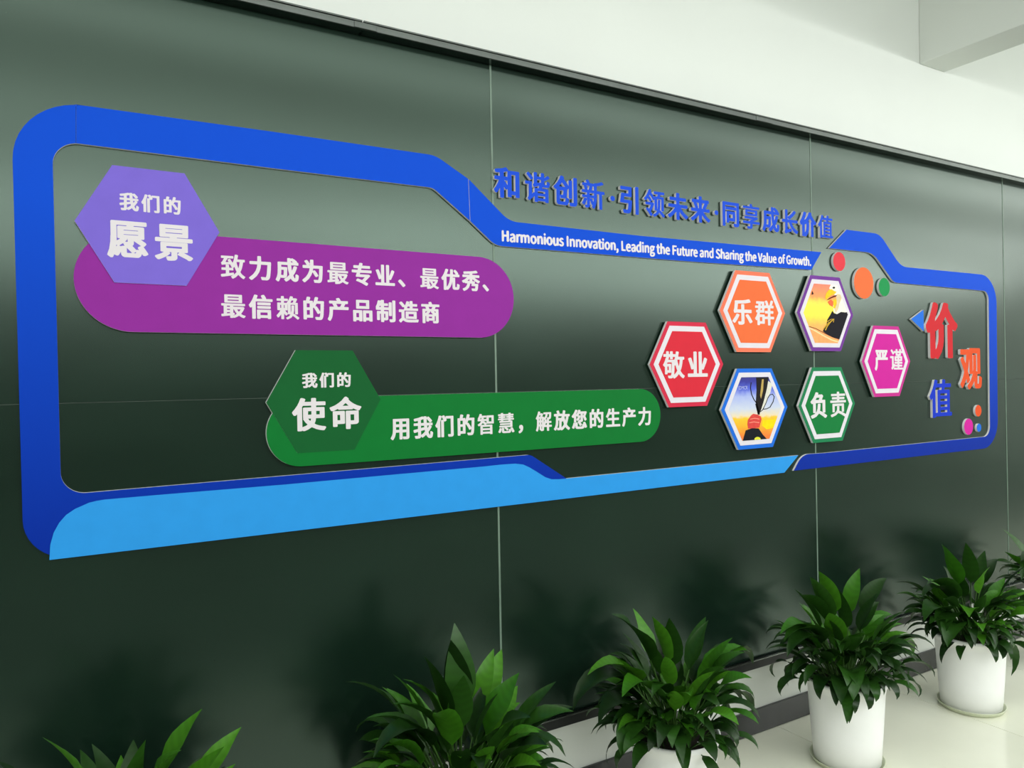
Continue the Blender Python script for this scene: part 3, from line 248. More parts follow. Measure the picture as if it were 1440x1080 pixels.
SENTENCE_DATA = [
[2342,171,2347,166,2347,158,2337,150,2335,130,2331,122,2310,109,2294,107,2293,102,2326,100,2338,95,2347,86,2347,66,2334,53,2314,45,2290,44,2274,49,2262,60,2260,66,2261,78,2266,90,2264,106,2270,118,2260,142,2269,162,2282,171,2298,176],
[3994,171,4000,162,3998,156,3989,150,3986,128,3970,113,3962,109,3943,106,3946,101,3978,100,3990,95,3999,86,3999,70,3990,56,3978,49,3958,44,3938,44,3926,49,3914,60,3909,70,3918,90,3914,102,3919,122,3912,138,3913,150,3917,158,3926,167,3950,176,3966,172],
[1710,57,1705,62,1705,66,1716,78,1709,90,1709,102,1718,108,1734,107,1743,98,1743,78,1738,68,1726,57],
[2320,74,2318,79,2314,80,2294,80,2289,78,2288,70,2290,65,2294,64,2306,64,2318,69],
[3971,78,3966,80,3942,79,3937,74,3937,70,3946,64,3962,65,3971,74],
[216,86,210,84,194,86,178,80,166,80,154,85,142,96,140,110,148,126,162,135,186,141,188,146,182,155,166,149,154,149,146,158,152,166,174,175,186,176,202,171,214,160,220,146,220,94],
[462,80,440,90,425,110,424,142,436,162,450,171,470,176,494,167,504,158,511,146,517,126,513,122,507,102,494,88,478,81],
[646,122,646,130,656,154,674,171,694,176,718,168,735,150,742,134,742,122,730,96,722,89,702,80,690,80,672,86,654,104],
[748,170,766,172,775,166,776,110,782,102,795,110,797,166,806,172,822,171,826,168,829,150,828,110,830,98,824,86,818,84,802,86,786,80,770,80,764,82,752,94,745,106,742,122,744,162],
[890,171,899,162,896,154,882,152,870,156,866,155,864,150,868,142,890,131,902,120,903,98,890,85,878,81,858,80,842,85,830,98,838,107,850,107,866,100,874,101,876,106,872,114,846,128,831,146,831,150,850,171,866,176],
[1218,80,1202,81,1186,88,1173,102,1167,122,1163,126,1169,146,1176,158,1186,167,1210,176,1230,171,1244,162,1256,142,1255,110,1240,90],
[1253,166,1262,172,1280,170,1283,166,1293,134,1298,129,1309,158,1318,171,1334,171,1342,163,1358,171,1378,176,1398,171,1412,158,1415,150,1415,90,1410,85,1386,84,1374,80,1358,81,1346,88,1336,106,1341,118,1358,135,1386,141,1387,146,1378,155,1354,148,1342,156,1338,155,1333,146,1314,88,1306,84,1286,85,1277,94,1263,138,1256,150],
[1438,195,1456,194,1459,190,1461,174,1474,171,1482,162,1476,154,1462,151,1460,146,1462,101,1482,99,1484,102,1482,162,1484,166,1494,172,1506,171,1511,166,1512,94,1506,85,1494,84,1482,87,1474,81,1454,80,1442,85,1433,94,1428,110,1428,146,1427,150,1416,158,1416,162,1420,170,1431,174,1433,190],
[1614,130,1604,102,1586,85,1570,80,1554,81,1536,90,1529,98,1520,118,1520,138,1526,152,1546,171,1566,176,1590,168,1603,154],
[1906,176,1930,168,1939,158,1948,134,1947,126,1942,121,1893,118,1897,106,1906,101,1914,100,1930,104,1940,98,1942,94,1936,86,1918,80,1902,80,1884,86,1869,102,1861,126,1865,146,1872,158,1882,167],
[2024,86,2018,84,2002,86,1986,80,1970,80,1964,82,1952,94,1948,102,1949,118,1952,122,1962,131,1978,139,1994,141,1996,146,1994,151,1986,154,1966,148,1958,149,1952,158,1956,166,1966,171,1990,176,2006,171,2018,164,2030,134,2028,94],
[2114,211,2120,202,2119,90,2110,84,2094,86,2078,80,2062,81,2044,90,2031,110,2030,134,2033,146,2050,167,2070,175,2086,175,2088,202,2092,210],
[2523,90,2514,84,2498,85,2493,90,2492,142,2490,148,2482,152,2473,146,2472,94,2468,86,2450,84,2438,87,2426,80,2410,80,2398,85,2389,94,2384,114,2384,146,2373,158,2373,166,2378,171,2387,174,2389,190,2394,195,2406,196,2414,192,2417,174,2430,171,2438,162,2430,153,2417,150,2416,106,2418,101,2422,100,2438,99,2440,106,2438,162,2441,206,2450,212,2466,211,2472,202,2473,174,2490,176,2506,171,2519,154,2521,142,2526,134],
[2574,176,2594,168,2607,154,2612,138,2611,126,2606,121,2557,118,2558,112,2570,101,2578,100,2594,104,2604,98,2606,94,2600,86,2582,80,2562,81,2546,89,2534,100,2526,114,2528,142,2538,160,2554,171],
[2736,170,2754,172,2763,166,2764,110,2770,102,2783,110,2785,166,2794,172,2806,171,2812,166,2814,162,2812,94,2808,86,2786,84,2774,80,2758,80,2740,90,2732,106,2732,162],
[2832,194,2838,196,2852,194,2855,190,2858,173,2878,169,2902,172,2910,168,2912,162,2912,110,2918,102,2931,110,2933,166,2942,172,2960,170,2964,162,2964,94,2962,88,2954,84,2938,86,2922,80,2900,82,2885,98,2881,110,2878,153,2857,150,2856,110,2862,101,2876,98,2879,90,2866,80,2850,81,2840,86,2829,98,2827,150,2815,158,2814,162,2827,174,2829,190],
[3074,176,3094,168,3107,154,3112,142,3111,126,3106,121,3059,118,3061,110,3070,101,3098,104,3107,98,3107,94,3100,86,3082,80,3062,81,3046,89,3038,96,3028,114,3028,138,3036,158,3054,171],
[3220,86,3198,84,3186,80,3170,80,3158,85,3150,92,3145,110,3152,122,3166,135,3194,141,3195,146,3186,154,3166,148,3158,149,3150,158,3156,166,3166,171,3190,176,3206,171,3218,164,3224,150,3224,94],
[3402,211,3408,202,3407,90,3398,84,3382,84,3370,80,3354,81,3334,92,3325,106,3325,146,3332,158,3346,171,3366,176,3378,175,3381,206,3386,211],
[3506,204,3528,194,3535,186,3535,182,3522,172,3510,179,3494,183,3485,178,3485,166,3490,161,3530,140,3541,126,3542,110,3534,96,3526,89,3506,81,3486,80,3460,90,3452,98,3450,102,3452,106,3458,111,3470,112,3482,105,3498,101,3507,106,3511,118,3502,127,3470,144,3457,158,3454,170,3457,182,3474,199,3490,204],
[3708,86,3658,80,3646,85,3638,92,3630,106,3638,124,3654,135,3682,141,3683,146,3674,155,3658,149,3646,149,3638,158,3644,166,3666,175,3678,176,3694,171,3706,160,3712,146,3712,94],
[4171,90,4162,84,4150,85,4145,90,4144,142,4140,150,4134,152,4122,147,4120,142,4120,94,4116,86,4102,84,4090,88,4078,80,4062,80,4050,85,4037,102,4036,146,4025,158,4025,166,4038,176,4041,190,4046,195,4058,196,4066,192,4069,174,4082,171,4090,162,4082,153,4069,150,4068,106,4070,101,4090,95,4092,102,4090,162,4092,202,4098,211,4114,211,4120,202,4121,174,4126,172,4142,176,4158,171,4171,154,4173,130],
[4222,176,4242,171,4252,162,4259,150,4264,130,4258,121,4209,118,4213,106,4222,101,4230,100,4246,104,4256,98,4258,94,4252,86,4234,80,4218,80,4200,86,4185,102,4179,122,4175,126,4181,146,4188,158,4202,171],
[4460,86,4454,84,4438,86,4422,80,4406,80,4400,82,4388,94,4384,102,4384,114,4388,122,4398,131,4414,139,4430,141,4432,146,4430,151,4422,154,4402,148,4394,149,4388,158,4392,166,4422,176,4434,175,4446,171,4452,166,4459,154,4464,138,4464,94],
[4482,212,4498,211,4504,202,4504,102,4511,86,4502,80,4484,82,4477,90,4472,102,4472,202,4476,210],
[4520,170,4534,172,4543,166,4544,114,4549,102,4554,101,4567,110,4569,166,4578,172,4590,171,4594,168,4596,162,4596,94,4592,86,4586,84,4570,86,4554,80,4542,80,4524,90,4516,106,4516,162],
[4646,176,4670,168,4679,158,4688,134,4687,126,4682,121,4633,118,4637,106,4646,101,4654,100,4670,104,4680,98,4682,94,4676,86,4658,80,4642,80,4624,86,4609,102,4602,126,4605,146,4616,162,4630,171],
[4758,80,4738,89,4729,98,4721,114,4720,138,4726,152,4744,170,4766,176,4786,171,4800,158,4807,146,4812,126,4807,106,4790,88,4774,81],
[4988,90,4966,81,4946,80,4922,89,4905,106,4896,130,4897,158,4906,180,4930,199,4950,204,4966,203,4978,199,4991,186,4988,178,4978,172,4958,183,4942,179,4929,162,4924,142,4934,112,4942,105,4958,101,4967,106,4968,122,4966,127,4948,130,4944,138,4946,144,4954,148,4992,146,4996,138,4996,102],
[5149,138,5147,114,5136,94,5114,81,5098,80,5080,86,5066,100,5061,110,5056,126,5062,154,5042,151,5036,142,5035,90,5026,84,5010,85,5005,90,5004,162,5010,171,5030,170,5046,176,5058,175,5063,170,5066,158,5086,171,5102,176,5110,175,5122,171,5136,162],
[5146,166,5154,172,5170,171,5175,166,5181,142,5186,139,5196,166,5202,171,5218,171,5227,162,5234,137,5239,142,5246,168,5254,172,5270,170,5278,173,5281,190,5286,195,5302,195,5307,190,5310,173,5330,171,5333,206,5342,212,5358,211,5364,202,5365,174,5382,176,5398,171,5411,158,5416,138,5415,90,5406,84,5390,85,5385,90,5384,146,5382,151,5374,152,5365,146,5364,94,5360,86,5342,84,5330,87,5318,80,5298,81,5281,98,5280,146,5279,150,5274,152,5269,150,5265,138,5255,94,5246,85,5224,86,5217,94,5210,114,5196,86,5174,85,5165,94,5155,134,5151,138,5151,150],
[5425,102,5434,108,5450,107,5455,102,5455,90,5446,81,5434,81,5425,90],
[128,86,110,84,101,90,100,130,99,134,94,136,66,135,63,90,54,84,42,85,38,88,36,94,36,190,40,198,54,200,63,194,64,162,65,158,70,156,99,158,100,190,106,199,122,200,130,196,132,190,132,94],
[229,90,228,162,234,171,254,170,278,176,290,170,298,172,314,170,338,176,362,168,386,176,404,170,415,154,416,94,410,85,394,85,389,90,388,142,384,150,378,152,369,146,368,94,362,85,346,85,341,90,340,134,335,150,330,152,321,146,320,94,314,85,298,84,289,90,286,153,270,151,261,142,258,88,254,85,238,84],
[600,86,582,84,573,90,572,142,568,150,562,152,556,150,552,142,551,90,542,84,526,85,522,88,519,130,520,162,524,170,530,172,546,170,570,176,586,171,592,166,599,154,604,134,604,94],
[622,172,638,171,644,162,646,130,644,94,640,86,634,84,618,85,612,94,612,162,616,170],
[954,200,966,199,972,190,972,94,968,86,962,84,950,85,944,94,944,190,948,198],
[1064,86,1050,84,1041,90,1040,138,1035,150,1030,152,1022,151,1017,146,1015,90,1006,84,994,85,990,88,988,94,988,162,992,170,998,172,1014,170,1038,176,1062,164,1068,150,1068,94],
[1156,86,1142,84,1133,90,1132,142,1130,148,1122,152,1110,147,1108,142,1107,90,1098,84,1086,85,1082,88,1080,94,1080,162,1084,170,1090,172,1106,170,1130,176,1154,164,1160,150,1161,130,1160,94],
[1696,86,1678,84,1669,90,1668,146,1667,150,1662,152,1654,151,1649,146,1647,90,1638,84,1622,85,1618,88,1614,130,1616,162,1620,170,1626,172,1642,170,1666,176,1682,171,1692,162,1700,142,1700,94],
[1794,199,1810,199,1815,194,1817,106,1858,103,1864,94,1858,85,1798,84,1789,90,1788,190],
[2142,172,2154,171,2160,162,2160,94,2158,88,2150,84,2138,85,2132,94,2132,162,2134,168],
[2248,86,2234,84,2225,90,2224,142,2222,148,2214,152,2201,142,2199,90,2190,84,2178,85,2174,88,2172,94,2172,162,2176,170,2182,172,2198,170,2222,176,2238,171,2244,166,2252,150,2252,94],
[2658,85,2652,94,2653,194,2662,200,2726,199,2732,190,2726,181,2686,180,2682,179,2680,174,2682,153,2718,151,2723,146,2723,138,2714,132,2682,131,2679,90,2674,85],
[2982,85,2976,94,2977,166,2986,172,2998,170,3018,176,3026,175,3034,166,3032,158,3026,153,3014,151,3005,142,3003,90,2998,85],
[3312,86,3298,84,3289,90,3288,142,3286,148,3278,152,3266,147,3264,142,3263,90,3254,84,3242,85,3238,88,3236,94,3236,162,3240,170,3246,172,3262,170,3286,176,3302,171,3308,166,3316,150,3316,94],
[3550,211,3566,212,3574,208,3578,173,3594,176,3610,171,3623,158,3628,146,3630,106,3627,90,3622,85,3606,84,3597,90,3596,146,3594,151,3590,152,3582,151,3577,146,3574,88,3570,85,3554,84,3545,90,3542,110,3544,202],
[3808,86,3790,84,3781,90,3778,153,3762,151,3753,142,3750,88,3742,84,3730,85,3726,88,3724,94,3724,162,3728,170,3770,176,3782,170,3802,172,3810,168,3812,162,3812,94],
[3900,86,3886,84,3877,90,3876,138,3871,150,3866,152,3858,151,3853,146,3851,90,3842,84,3830,85,3826,88,3824,94,3824,162,3828,170,3834,172,3850,170,3874,176,3898,164,3904,150,3904,94],
[4330,84,4321,90,4289,194,4298,200,4314,199,4318,196,4338,133,4343,138,4357,190,4366,199,4382,199,4387,194,4387,186,4365,122,4359,98,4350,85],
[4830,84,4821,90,4820,146,4809,158,4809,166,4819,174,4821,194,4828,206,4842,212,4866,211,4871,206,4871,198,4866,193,4852,190,4849,186,4848,178,4850,173,4862,171,4866,168,4867,158,4862,153,4850,151,4848,146,4847,90,4842,85],
[190,123,186,123,172,114,169,106,172,102,178,101,190,108,192,114],
[466,101,478,105,484,118,483,142,470,152,462,151,458,148,452,130,457,110],
[694,100,702,104,708,114,707,142,702,151,694,154,685,150,680,138,681,114,686,104],
[1214,101,1223,110,1228,130,1222,148,1218,151,1210,152,1197,142,1196,118,1202,105],
[1386,123,1382,123,1370,116,1368,110,1370,101,1378,101,1386,108,1388,114],
[1566,100,1574,104,1580,118,1579,142,1575,150,1570,152,1557,150,1553,142,1550,126,1553,110],
[1994,121,1982,119,1978,116,1976,110,1978,101,1986,101,1995,106],
[2078,101,2086,105,2088,110,2088,146,2086,151,2078,154,2066,148,2060,130,2061,118,2065,110,2074,101],
[3194,123,3190,123,3178,116,3176,110,3178,101,3186,101,3195,106,3196,118],
[3370,101,3378,105,3380,110,3380,146,3378,151,3370,154,3358,148,3352,134,3353,114,3358,105],
[3682,123,3678,123,3666,116,3664,110,3666,101,3674,101,3682,108,3684,114],
[4430,121,4418,119,4414,116,4412,110,4414,101,4422,101,4431,106],
[4766,100,4774,104,4780,118,4779,142,4775,150,4770,152,4757,150,4749,130,4753,110],
[5106,152,5096,150,5088,138,5089,114,5093,106,5102,101,5106,101,5114,108,5120,126,5115,146],
[5330,99,5332,150,5330,153,5310,151,5308,146,5309,106,5314,101],
[2298,128,2306,132,2308,138,2307,150,2302,155,2296,154,2292,146,2292,134,2294,129],
[3954,155,3946,152,3941,142,3945,130,3950,128,3958,132,3960,138,3959,150],
[1895,142,1914,141,1915,150,1910,155,1906,155,1897,150],
[2559,142,2578,140,2581,142,2581,146,2576,154,2570,155,2561,150],
[3061,142,3078,140,3083,142,3083,146,3074,155,3070,155,3061,146],
[4211,142,4230,141,4231,150,4226,155,4222,155,4213,150],
[4635,142,4654,140,4657,142,4657,146,4652,154,4646,155,4637,150],
[612,194,616,202,626,208,636,206,644,194,640,186,630,180,620,182],
[1482,194,1486,204,1494,208,1506,207,1516,194,1512,186,1498,180,1490,184],
[2162,194,2154,184,2146,180,2132,186,2128,194,2132,202,2142,208,2154,207],
[3780,194,3784,202,3794,208,3804,206,3812,194,3808,186,3798,180,3788,182],
]
# ------------------------------------------------------------------ lettering (outlines of the characters, 210 units to the em)
def pairs(flat, k, dx, dz):
    return [[(l[i]/k-dx, l[i+1]/k-dz) for i in range(0, len(l), 2)] for l in flat]
GL = {ch: pairs(GLYPH_DATA[i], 210.0, 0.08, 0.22) for i, ch in enumerate(GLYPH_ORDER)}
def bounds(loops):
    xs = [p[0] for l in loops for p in l]; zs = [p[1] for l in loops for p in l]
    return min(xs), max(xs), min(zs), max(zs)

def glyph_groups(loops):
    """group outer outlines with the holes inside them, so each island is filled on its own"""
    outs = [l for l in loops if signed_area(l) > 0]; holes = [l for l in loops if signed_area(l) < 0]
    if sum(signed_area(l) for l in loops) < 0: outs, holes = holes, outs
    def inside(p, l):
        c = False
        for i in range(len(l)):
            (x1, y1), (x2, y2) = l[i-1], l[i]
            if (y1 > p[1]) != (y2 > p[1]) and p[0] < (x2-x1)*(p[1]-y1)/(y2-y1)+x1: c = not c
        return c
    groups = [[o] for o in outs]
    for h in holes:
        best = None
        for g in groups:
            if inside(h[0], g[0]) and (best is None or abs(signed_area(g[0])) < abs(signed_area(best[0]))): best = g
        if best is not None: best.append(h)
    return groups

def letter_mesh(name, loops, front, back, face, edge, parent=None, origin=None):
    V, F, I = [], [], []
    for g in glyph_groups(loops):
        v, f, i = slab_data(g, front, back, len(V)); V += v; F += f; I += i
    if origin is None:
        b = bounds(loops); origin = ((b[0]+b[1])/2, 0, (b[2]+b[3])/2)
    return link_mesh(name, V, F, [face, edge], parent, origin, I)

def layout(text, x0, x1, zt0, zb0, zt1=None, zb1=None, pitch=1.13):
    """lay text out between x0 and x1; zt/zb: top and bottom of the first (and last) character"""
    pos = 0; rows = []
    for ch in text:
        g = GL[ch]; b = bounds(g)
        if ch == '·':
            s = 0.2-(b[0]+b[1])/2; rows.append((ch, pos+s)); pos += 0.48
        else: rows.append((ch, pos)); pos += pitch
    xmin = rows[0][1]+bounds(GL[rows[0][0]])[0]; xmax = rows[-1][1]+bounds(GL[rows[-1][0]])[1]
    sx = (x1-x0)/(xmax-xmin)
    b0 = bounds(GL[text[0]]); sz = (zt0-zb0)/(b0[3]-b0[2]); base = zb0-b0[2]*sz
    if zt1 is not None:
        b1 = bounds(GL[text[-1]]); s1 = (zt1-zb1)/(b1[3]-b1[2])
        sz = (sz+s1)/2; base = (base+(zt1+zb1)/2-(b1[2]+b1[3])/2*sz)/2+((zt0+zb0)/2-(b0[2]+b0[3])/2*sz-base)/2
    res = []
    for ch, p in rows:
        res.append((ch, [[(x0+(x+p-xmin)*sx, base+z*sz) for x, z in l] for l in GL[ch]]))
    return res

def print_line(text, left, right, first, last, off, parent, origin, mat, name='lettering', raise_=0.0006):
    """left,right: pixels x at the ends; first,last: (x centre, top, bottom) in pixels of the end characters"""
    x0 = W(left, first[1], off)[0]; x1 = W(right, last[1], off)[0]
    zt0, zb0 = W(first[0], first[1], off)[1], W(first[0], first[2], off)[1]
    zt1, zb1 = W(last[0], last[1], off)[1], W(last[0], last[2], off)[1]
    for ch, l in layout(text, x0, x1, zt0, zb0, zt1, zb1):
        letter_mesh('character' if ch not in '、，' else 'punctuation_mark', l, off+raise_, off-0.0002, mat, mat, parent, origin)

# ------------------------------------------------------------------ materials
M = {}
M['wall'] = material('white_paint', srgb(224, 227, 222), 0.6, noise=0.015, scale=1.5, bump=0.1, bscale=120)
M['ceiling'] = material('ceiling_paint', srgb(230, 234, 226), 0.8, noise=0.01, scale=2)
M['far_wall'] = material('grey_green_paint', srgb(112, 118, 112), 0.7, noise=0.02, scale=2)
M['base'] = material('dark_grey_skirting_tile', srgb(52, 53, 54), 0.25, noise=0.12, scale=5)
M['floor'] = material('pale_polished_tile', srgb(236, 236, 220), 0.16, noise=0.03, scale=3)
M['grout'] = material('grout', srgb(206, 206, 190), 0.6)
M['metal'] = material('brushed_dark_metal', srgb(104, 108, 106), 0.2, 1.0, noise=0.1, scale=9)
M['metal_dark'] = material('dark_metal', srgb(40, 42, 42), 0.4, 0.6, noise=0.15, scale=12)
M['joint'] = material('pale_joint_strip', srgb(104, 124, 110), 0.5, noise=0.15, scale=14)
M['joint_faint'] = material('faint_joint', srgb(50, 62, 54), 0.5, noise=0.4, scale=6)
M['edge'] = material('white_foam_edge', srgb(240, 236, 240), 0.7)
M['ink'] = material('white_lettering', srgb(222, 214, 219), 0.5, spec=0.2)
def paint(key, *c, rough=0.55, spec=0.12, **k): M[key] = material(key, srgb(*c), rough, spec=spec, noise=0.025, scale=18, **k)
paint('blue', 16, 82, 214); paint('title_blue', 20, 74, 208)
paint('light_blue', 44, 148, 226); paint('purple', 142, 40, 150); paint('violet', 122, 100, 206)
paint('green', 4, 112, 44); paint('dark_green', 14, 90, 42); paint('red', 212, 40, 58); paint('rim_red', 206, 44, 72)
paint('orange', 236, 108, 58); paint('rim_orange', 246, 118, 88); paint('magenta', 204, 28, 152); paint('rim_magenta', 196, 44, 140)
paint('leaf_green', 10, 118, 56); paint('rim_green', 28, 122, 78); paint('plum', 112, 52, 146); paint('rim_blue', 28, 106, 214)
paint('disc_red', 220, 56, 68); paint('disc_green', 18, 140, 74); paint('char_red', 200, 34, 44); paint('char_orange', 220, 78, 34)
paint('char_blue', 14, 50, 190); paint('pale_border', 222, 215, 224)

def chalkboard_material():
    m = material('green_chalkboard', (0.016, 0.024, 0.019, 1), 0.3, spec=0.68)
    m.node_tree.nodes['Principled BSDF'].inputs['Specular Tint'].default_value = (0.76, 1.0, 0.85, 1)
    nt = m.node_tree; b = nt.nodes['Principled BSDF']
    tc = nt.nodes.new('ShaderNodeTexCoord')
    mp = nt.nodes.new('ShaderNodeMapping'); mp.inputs['Scale'].default_value = (0.8, 1, 2.0)
    n = nt.nodes.new('ShaderNodeTexNoise'); n.inputs['Scale'].default_value = 1.6; n.inputs['Detail'].default_value = 6
    n2 = nt.nodes.new('ShaderNodeTexNoise'); n2.inputs['Scale'].default_value = 90; n2.inputs['Detail'].default_value = 2
    r = nt.nodes.new('ShaderNodeValToRGB')
    r.color_ramp.elements[0].position = 0.3; r.color_ramp.elements[0].color = (0.003, 0.010, 0.006, 1)
    r.color_ramp.elements[1].position = 0.75; r.color_ramp.elements[1].color = (0.006, 0.018, 0.011, 1)
    r2 = nt.nodes.new('ShaderNodeMapRange'); r2.inputs['From Min'].default_value = 0.78; r2.inputs['From Max'].default_value = 0.86
    mix = nt.nodes.new('ShaderNodeMixRGB'); mix.inputs['Color2'].default_value = (0.12, 0.16, 0.13, 1)
    rr = nt.nodes.new('ShaderNodeMapRange'); rr.inputs['To Min'].default_value = 0.21; rr.inputs['To Max'].default_value = 0.25
    L = nt.links
    L.new(tc.outputs['Object'], mp.inputs['Vector']); L.new(mp.outputs['Vector'], n.inputs['Vector'])
    L.new(tc.outputs['Object'], n2.inputs['Vector'])
    L.new(n.outputs['Fac'], r.inputs['Fac']); L.new(n2.outputs['Fac'], r2.inputs['Value'])
    L.new(r.outputs['Color'], mix.inputs['Color1']); L.new(r2.outputs['Result'], mix.inputs['Fac'])
    L.new(mix.outputs['Color'], b.inputs['Base Color'])
    L.new(n.outputs['Fac'], rr.inputs['Value']); L.new(rr.outputs['Result'], b.inputs['Roughness'])
    return m
M['board'] = chalkboard_material()
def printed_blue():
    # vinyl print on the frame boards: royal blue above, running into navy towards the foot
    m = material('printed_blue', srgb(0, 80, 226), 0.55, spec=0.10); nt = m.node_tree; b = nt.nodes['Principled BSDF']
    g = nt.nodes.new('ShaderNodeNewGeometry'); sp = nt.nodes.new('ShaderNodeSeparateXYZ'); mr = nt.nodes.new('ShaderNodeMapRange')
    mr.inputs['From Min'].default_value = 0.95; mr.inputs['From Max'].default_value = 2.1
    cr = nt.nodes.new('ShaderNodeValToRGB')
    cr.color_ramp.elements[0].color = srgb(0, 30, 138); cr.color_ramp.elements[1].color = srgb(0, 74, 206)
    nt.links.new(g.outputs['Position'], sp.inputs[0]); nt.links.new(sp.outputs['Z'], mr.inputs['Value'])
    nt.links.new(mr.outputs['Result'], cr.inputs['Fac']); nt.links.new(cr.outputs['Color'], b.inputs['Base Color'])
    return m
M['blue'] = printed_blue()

# ------------------------------------------------------------------ the room
WALL_Y = 0.02
X0, X1, YF = -5.0, 14.5, -10.0
def struct(o, label=None): o['kind'] = 'structure'; return o
struct(box('wall_back', X0, X1, WALL_Y, WALL_Y+0.15, 0, CEIL, M['wall']))
struct(box('wall_left', X0-0.15, X0, YF, WALL_Y+0.15, 0, CEIL, M['wall']))
struct(box('wall_right', X1, X1+0.15, YF, WALL_Y+0.15, 0, CEIL, M['wall']))
struct(box('wall_front', X0, X1, YF-0.15, YF, 0, CEIL, M['far_wall']))
struct(box('ceiling', X0-0.15, X1+0.15, YF-0.15, WALL_Y+0.15, CEIL, CEIL+0.12, M['ceiling']))
struct(box('baseboard_back', X0, X1, WALL_Y-0.012, WALL_Y, 0, 0.106, M['base'], bevel=0.002))
bx0, bx1 = W(1293, 90, -WALL_Y)[0], W(1327.8, 103, -WALL_Y)[0]; bz = W(1293, 90, -WALL_Y)[1]
struct(box('ceiling_beam', bx0, bx1, YF, WALL_Y, bz, CEIL, M['wall'], bevel=0.004))
floor = struct(box('floor', X0-0.15, X1+0.15, YF-0.15, WALL_Y+0.15, -0.1, -0.004, M['grout'], origin=(0, 0, 0)))
M['added_floor'] = material('added_floor_grey', srgb(124, 130, 124), 0.95, spec=0.1, noise=0.2, scale=30)
struct(box('added_dark_floor', X0, X1, YF, -1.75, 0.0, 0.006, M['added_floor']))  # unseen grey sheet, added to darken what the lower board reflects
T = 0.8
tile_me = None
rng = random.Random(4)
for i in range(-6, 18):
    for j in range(0, 12):
        x, y = i*T+0.35, WALL_Y-0.012-(j+1)*T
        if tile_me is None:
            t = box('floor_tile', 0.0015, T-0.0015, 0.0015, T-0.0015, -0.012, 0, M['floor'], parent=floor, origin=(0, 0, 0), bevel=0.001)
            tile_me = t.data
        else:
            t = bpy.data.objects.new('floor_tile', tile_me); COL.objects.link(t); t.parent = floor
        t.location = (x, y, 0)

# ------------------------------------------------------------------ the chalkboard
ZB, ZM, ZT = 0.338, 1.545, 2.735
XS = [-3.82, -2.11, -0.40, 1.314, 3.035, 4.745, 6.45]
cb = thing('chalkboard', (1.3, 0, ZB), 'long dark green chalkboard of joined panels with dark metal rails, covering the wall', 'chalkboard')
CO = cb.location
for a, b in zip(XS[:-1], XS[1:]):
    for z0, z1 in ((ZB, ZM), (ZM, ZT)):
        box('board_panel', a+0.0025, b-0.0025, 0.0, WALL_Y, z0+0.0008, z1-0.0008, M['board'], cb, CO, bevel=0.0008)
    box('horizontal_joint', a+0.004, b-0.004, -0.0006, WALL_Y, ZM-0.0008, ZM+0.0008, M['joint_faint'], cb, CO)
for x in XS[1:-1]:
    box('vertical_joint', x-0.0038, x+0.0038, -0.0015, WALL_Y, ZB, ZT, M['joint'], cb, CO, bevel=0.0006)
rail_len = [(-3.82, 0.83), (0.834, 6.45)]
for a, b in rail_len:
    box('top_rail', a, b, -0.045, WALL_Y, 2.705, 2.727, M['metal'], cb, CO, bevel=0.002)
    box('top_rail_lip', a, b, -0.040, WALL_Y, 2.731, 2.737, M['metal'], cb, CO, bevel=0.001)
    box('top_rail_channel', a, b, -0.030, WALL_Y, 2.724, 2.733, M['metal_dark'], cb, CO)
box('rail_connector', 0.80, 0.875, -0.0475, -0.03, 2.7055, 2.7265, M['metal'], cb, CO, bevel=0.002)
box('rail_connector', 2.62, 2.72, -0.0475, -0.03, 2.7055, 2.7265, M['metal'], cb, CO, bevel=0.002)
box('bottom_rail', -3.82, 6.45, -0.016, WALL_Y, 0.300, 0.338, M['metal_dark'], cb, CO, bevel=0.002)
box('bottom_rail_lip', -3.82, 6.45, -0.020, -0.010, 0.335, 0.341, M['metal'], cb, CO, bevel=0.0015)

# ------------------------------------------------------------------ blue frame
TF = 0.010
def outline(pts, off=TF, seg=10):
    out = []
    for p in pts:
        x, z = W(p[0], p[1], off); out.append((x, z, p[2] if len(p) > 2 else 0))
    return fillet(out, seg)
G_FRAME = 'blue frame boards on the chalkboard'
left_pts = [(106.6, 146.8), (15.2, 133.5, 0.165), (33.5, 792, 0.11), (1103, 664.8), (1122.7, 640.2), (796.7, 672.9), (746, 639.5, 0.05),
            (86, 696, 0.058), (73.3, 197.5, 0.062), (106.6, 201.3)]
f1 = thing('frame_board', (W(33, 700)[0], 0, W(33, 792)[1]), 'large C-shaped blue frame board at left with light blue band along its foot', 'sign board', G_FRAME)
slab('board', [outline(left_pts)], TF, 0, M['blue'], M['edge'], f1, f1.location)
band = [(69.4, 787.5), (70.8, 765.6), (75.5, 749), (83.3, 735), (93, 724), (105.6, 715.6), (125, 707), (135, 704.5), (147, 702.5), (222, 696), (400, 681.4),
        (540, 668.6), (680, 656), (705, 653.3), (724.4, 652), (735.6, 653.2), (744.4, 657.2), (755, 663.6), (766.7, 671), (775.6, 674), (786.7, 673.9),
        (796.7, 672.9), (1122.5, 640.4), (1103, 664.6)]
slab('light_blue_band', [[W(x, y, TF) for x, y in band]], TF+0.0006, TF-0.0003, M['light_blue'], M['light_blue'], f1, f1.location)['label'] = 'light blue printed band tapering to the right'
top_pts = [(107.2, 147.0), (380, 184.7), (612, 218.5, 0.10), (658.4, 251.5), (660.8, 310.2), (609, 264, 0.05), (380, 236), (107.2, 201.4)]
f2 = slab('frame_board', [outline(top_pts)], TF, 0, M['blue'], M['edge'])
describe(f2, 'blue frame board running along the top left, bending down towards the title', 'sign board', G_FRAME)
rib_pts = [(659.0, 251.8), (716, 311.2, 0.10), (900, 331.6), (1155, 354.6), (1141, 379.5, 0.012), (960, 366.9), (697, 345.4, 0.08), (661.4, 310.8)]
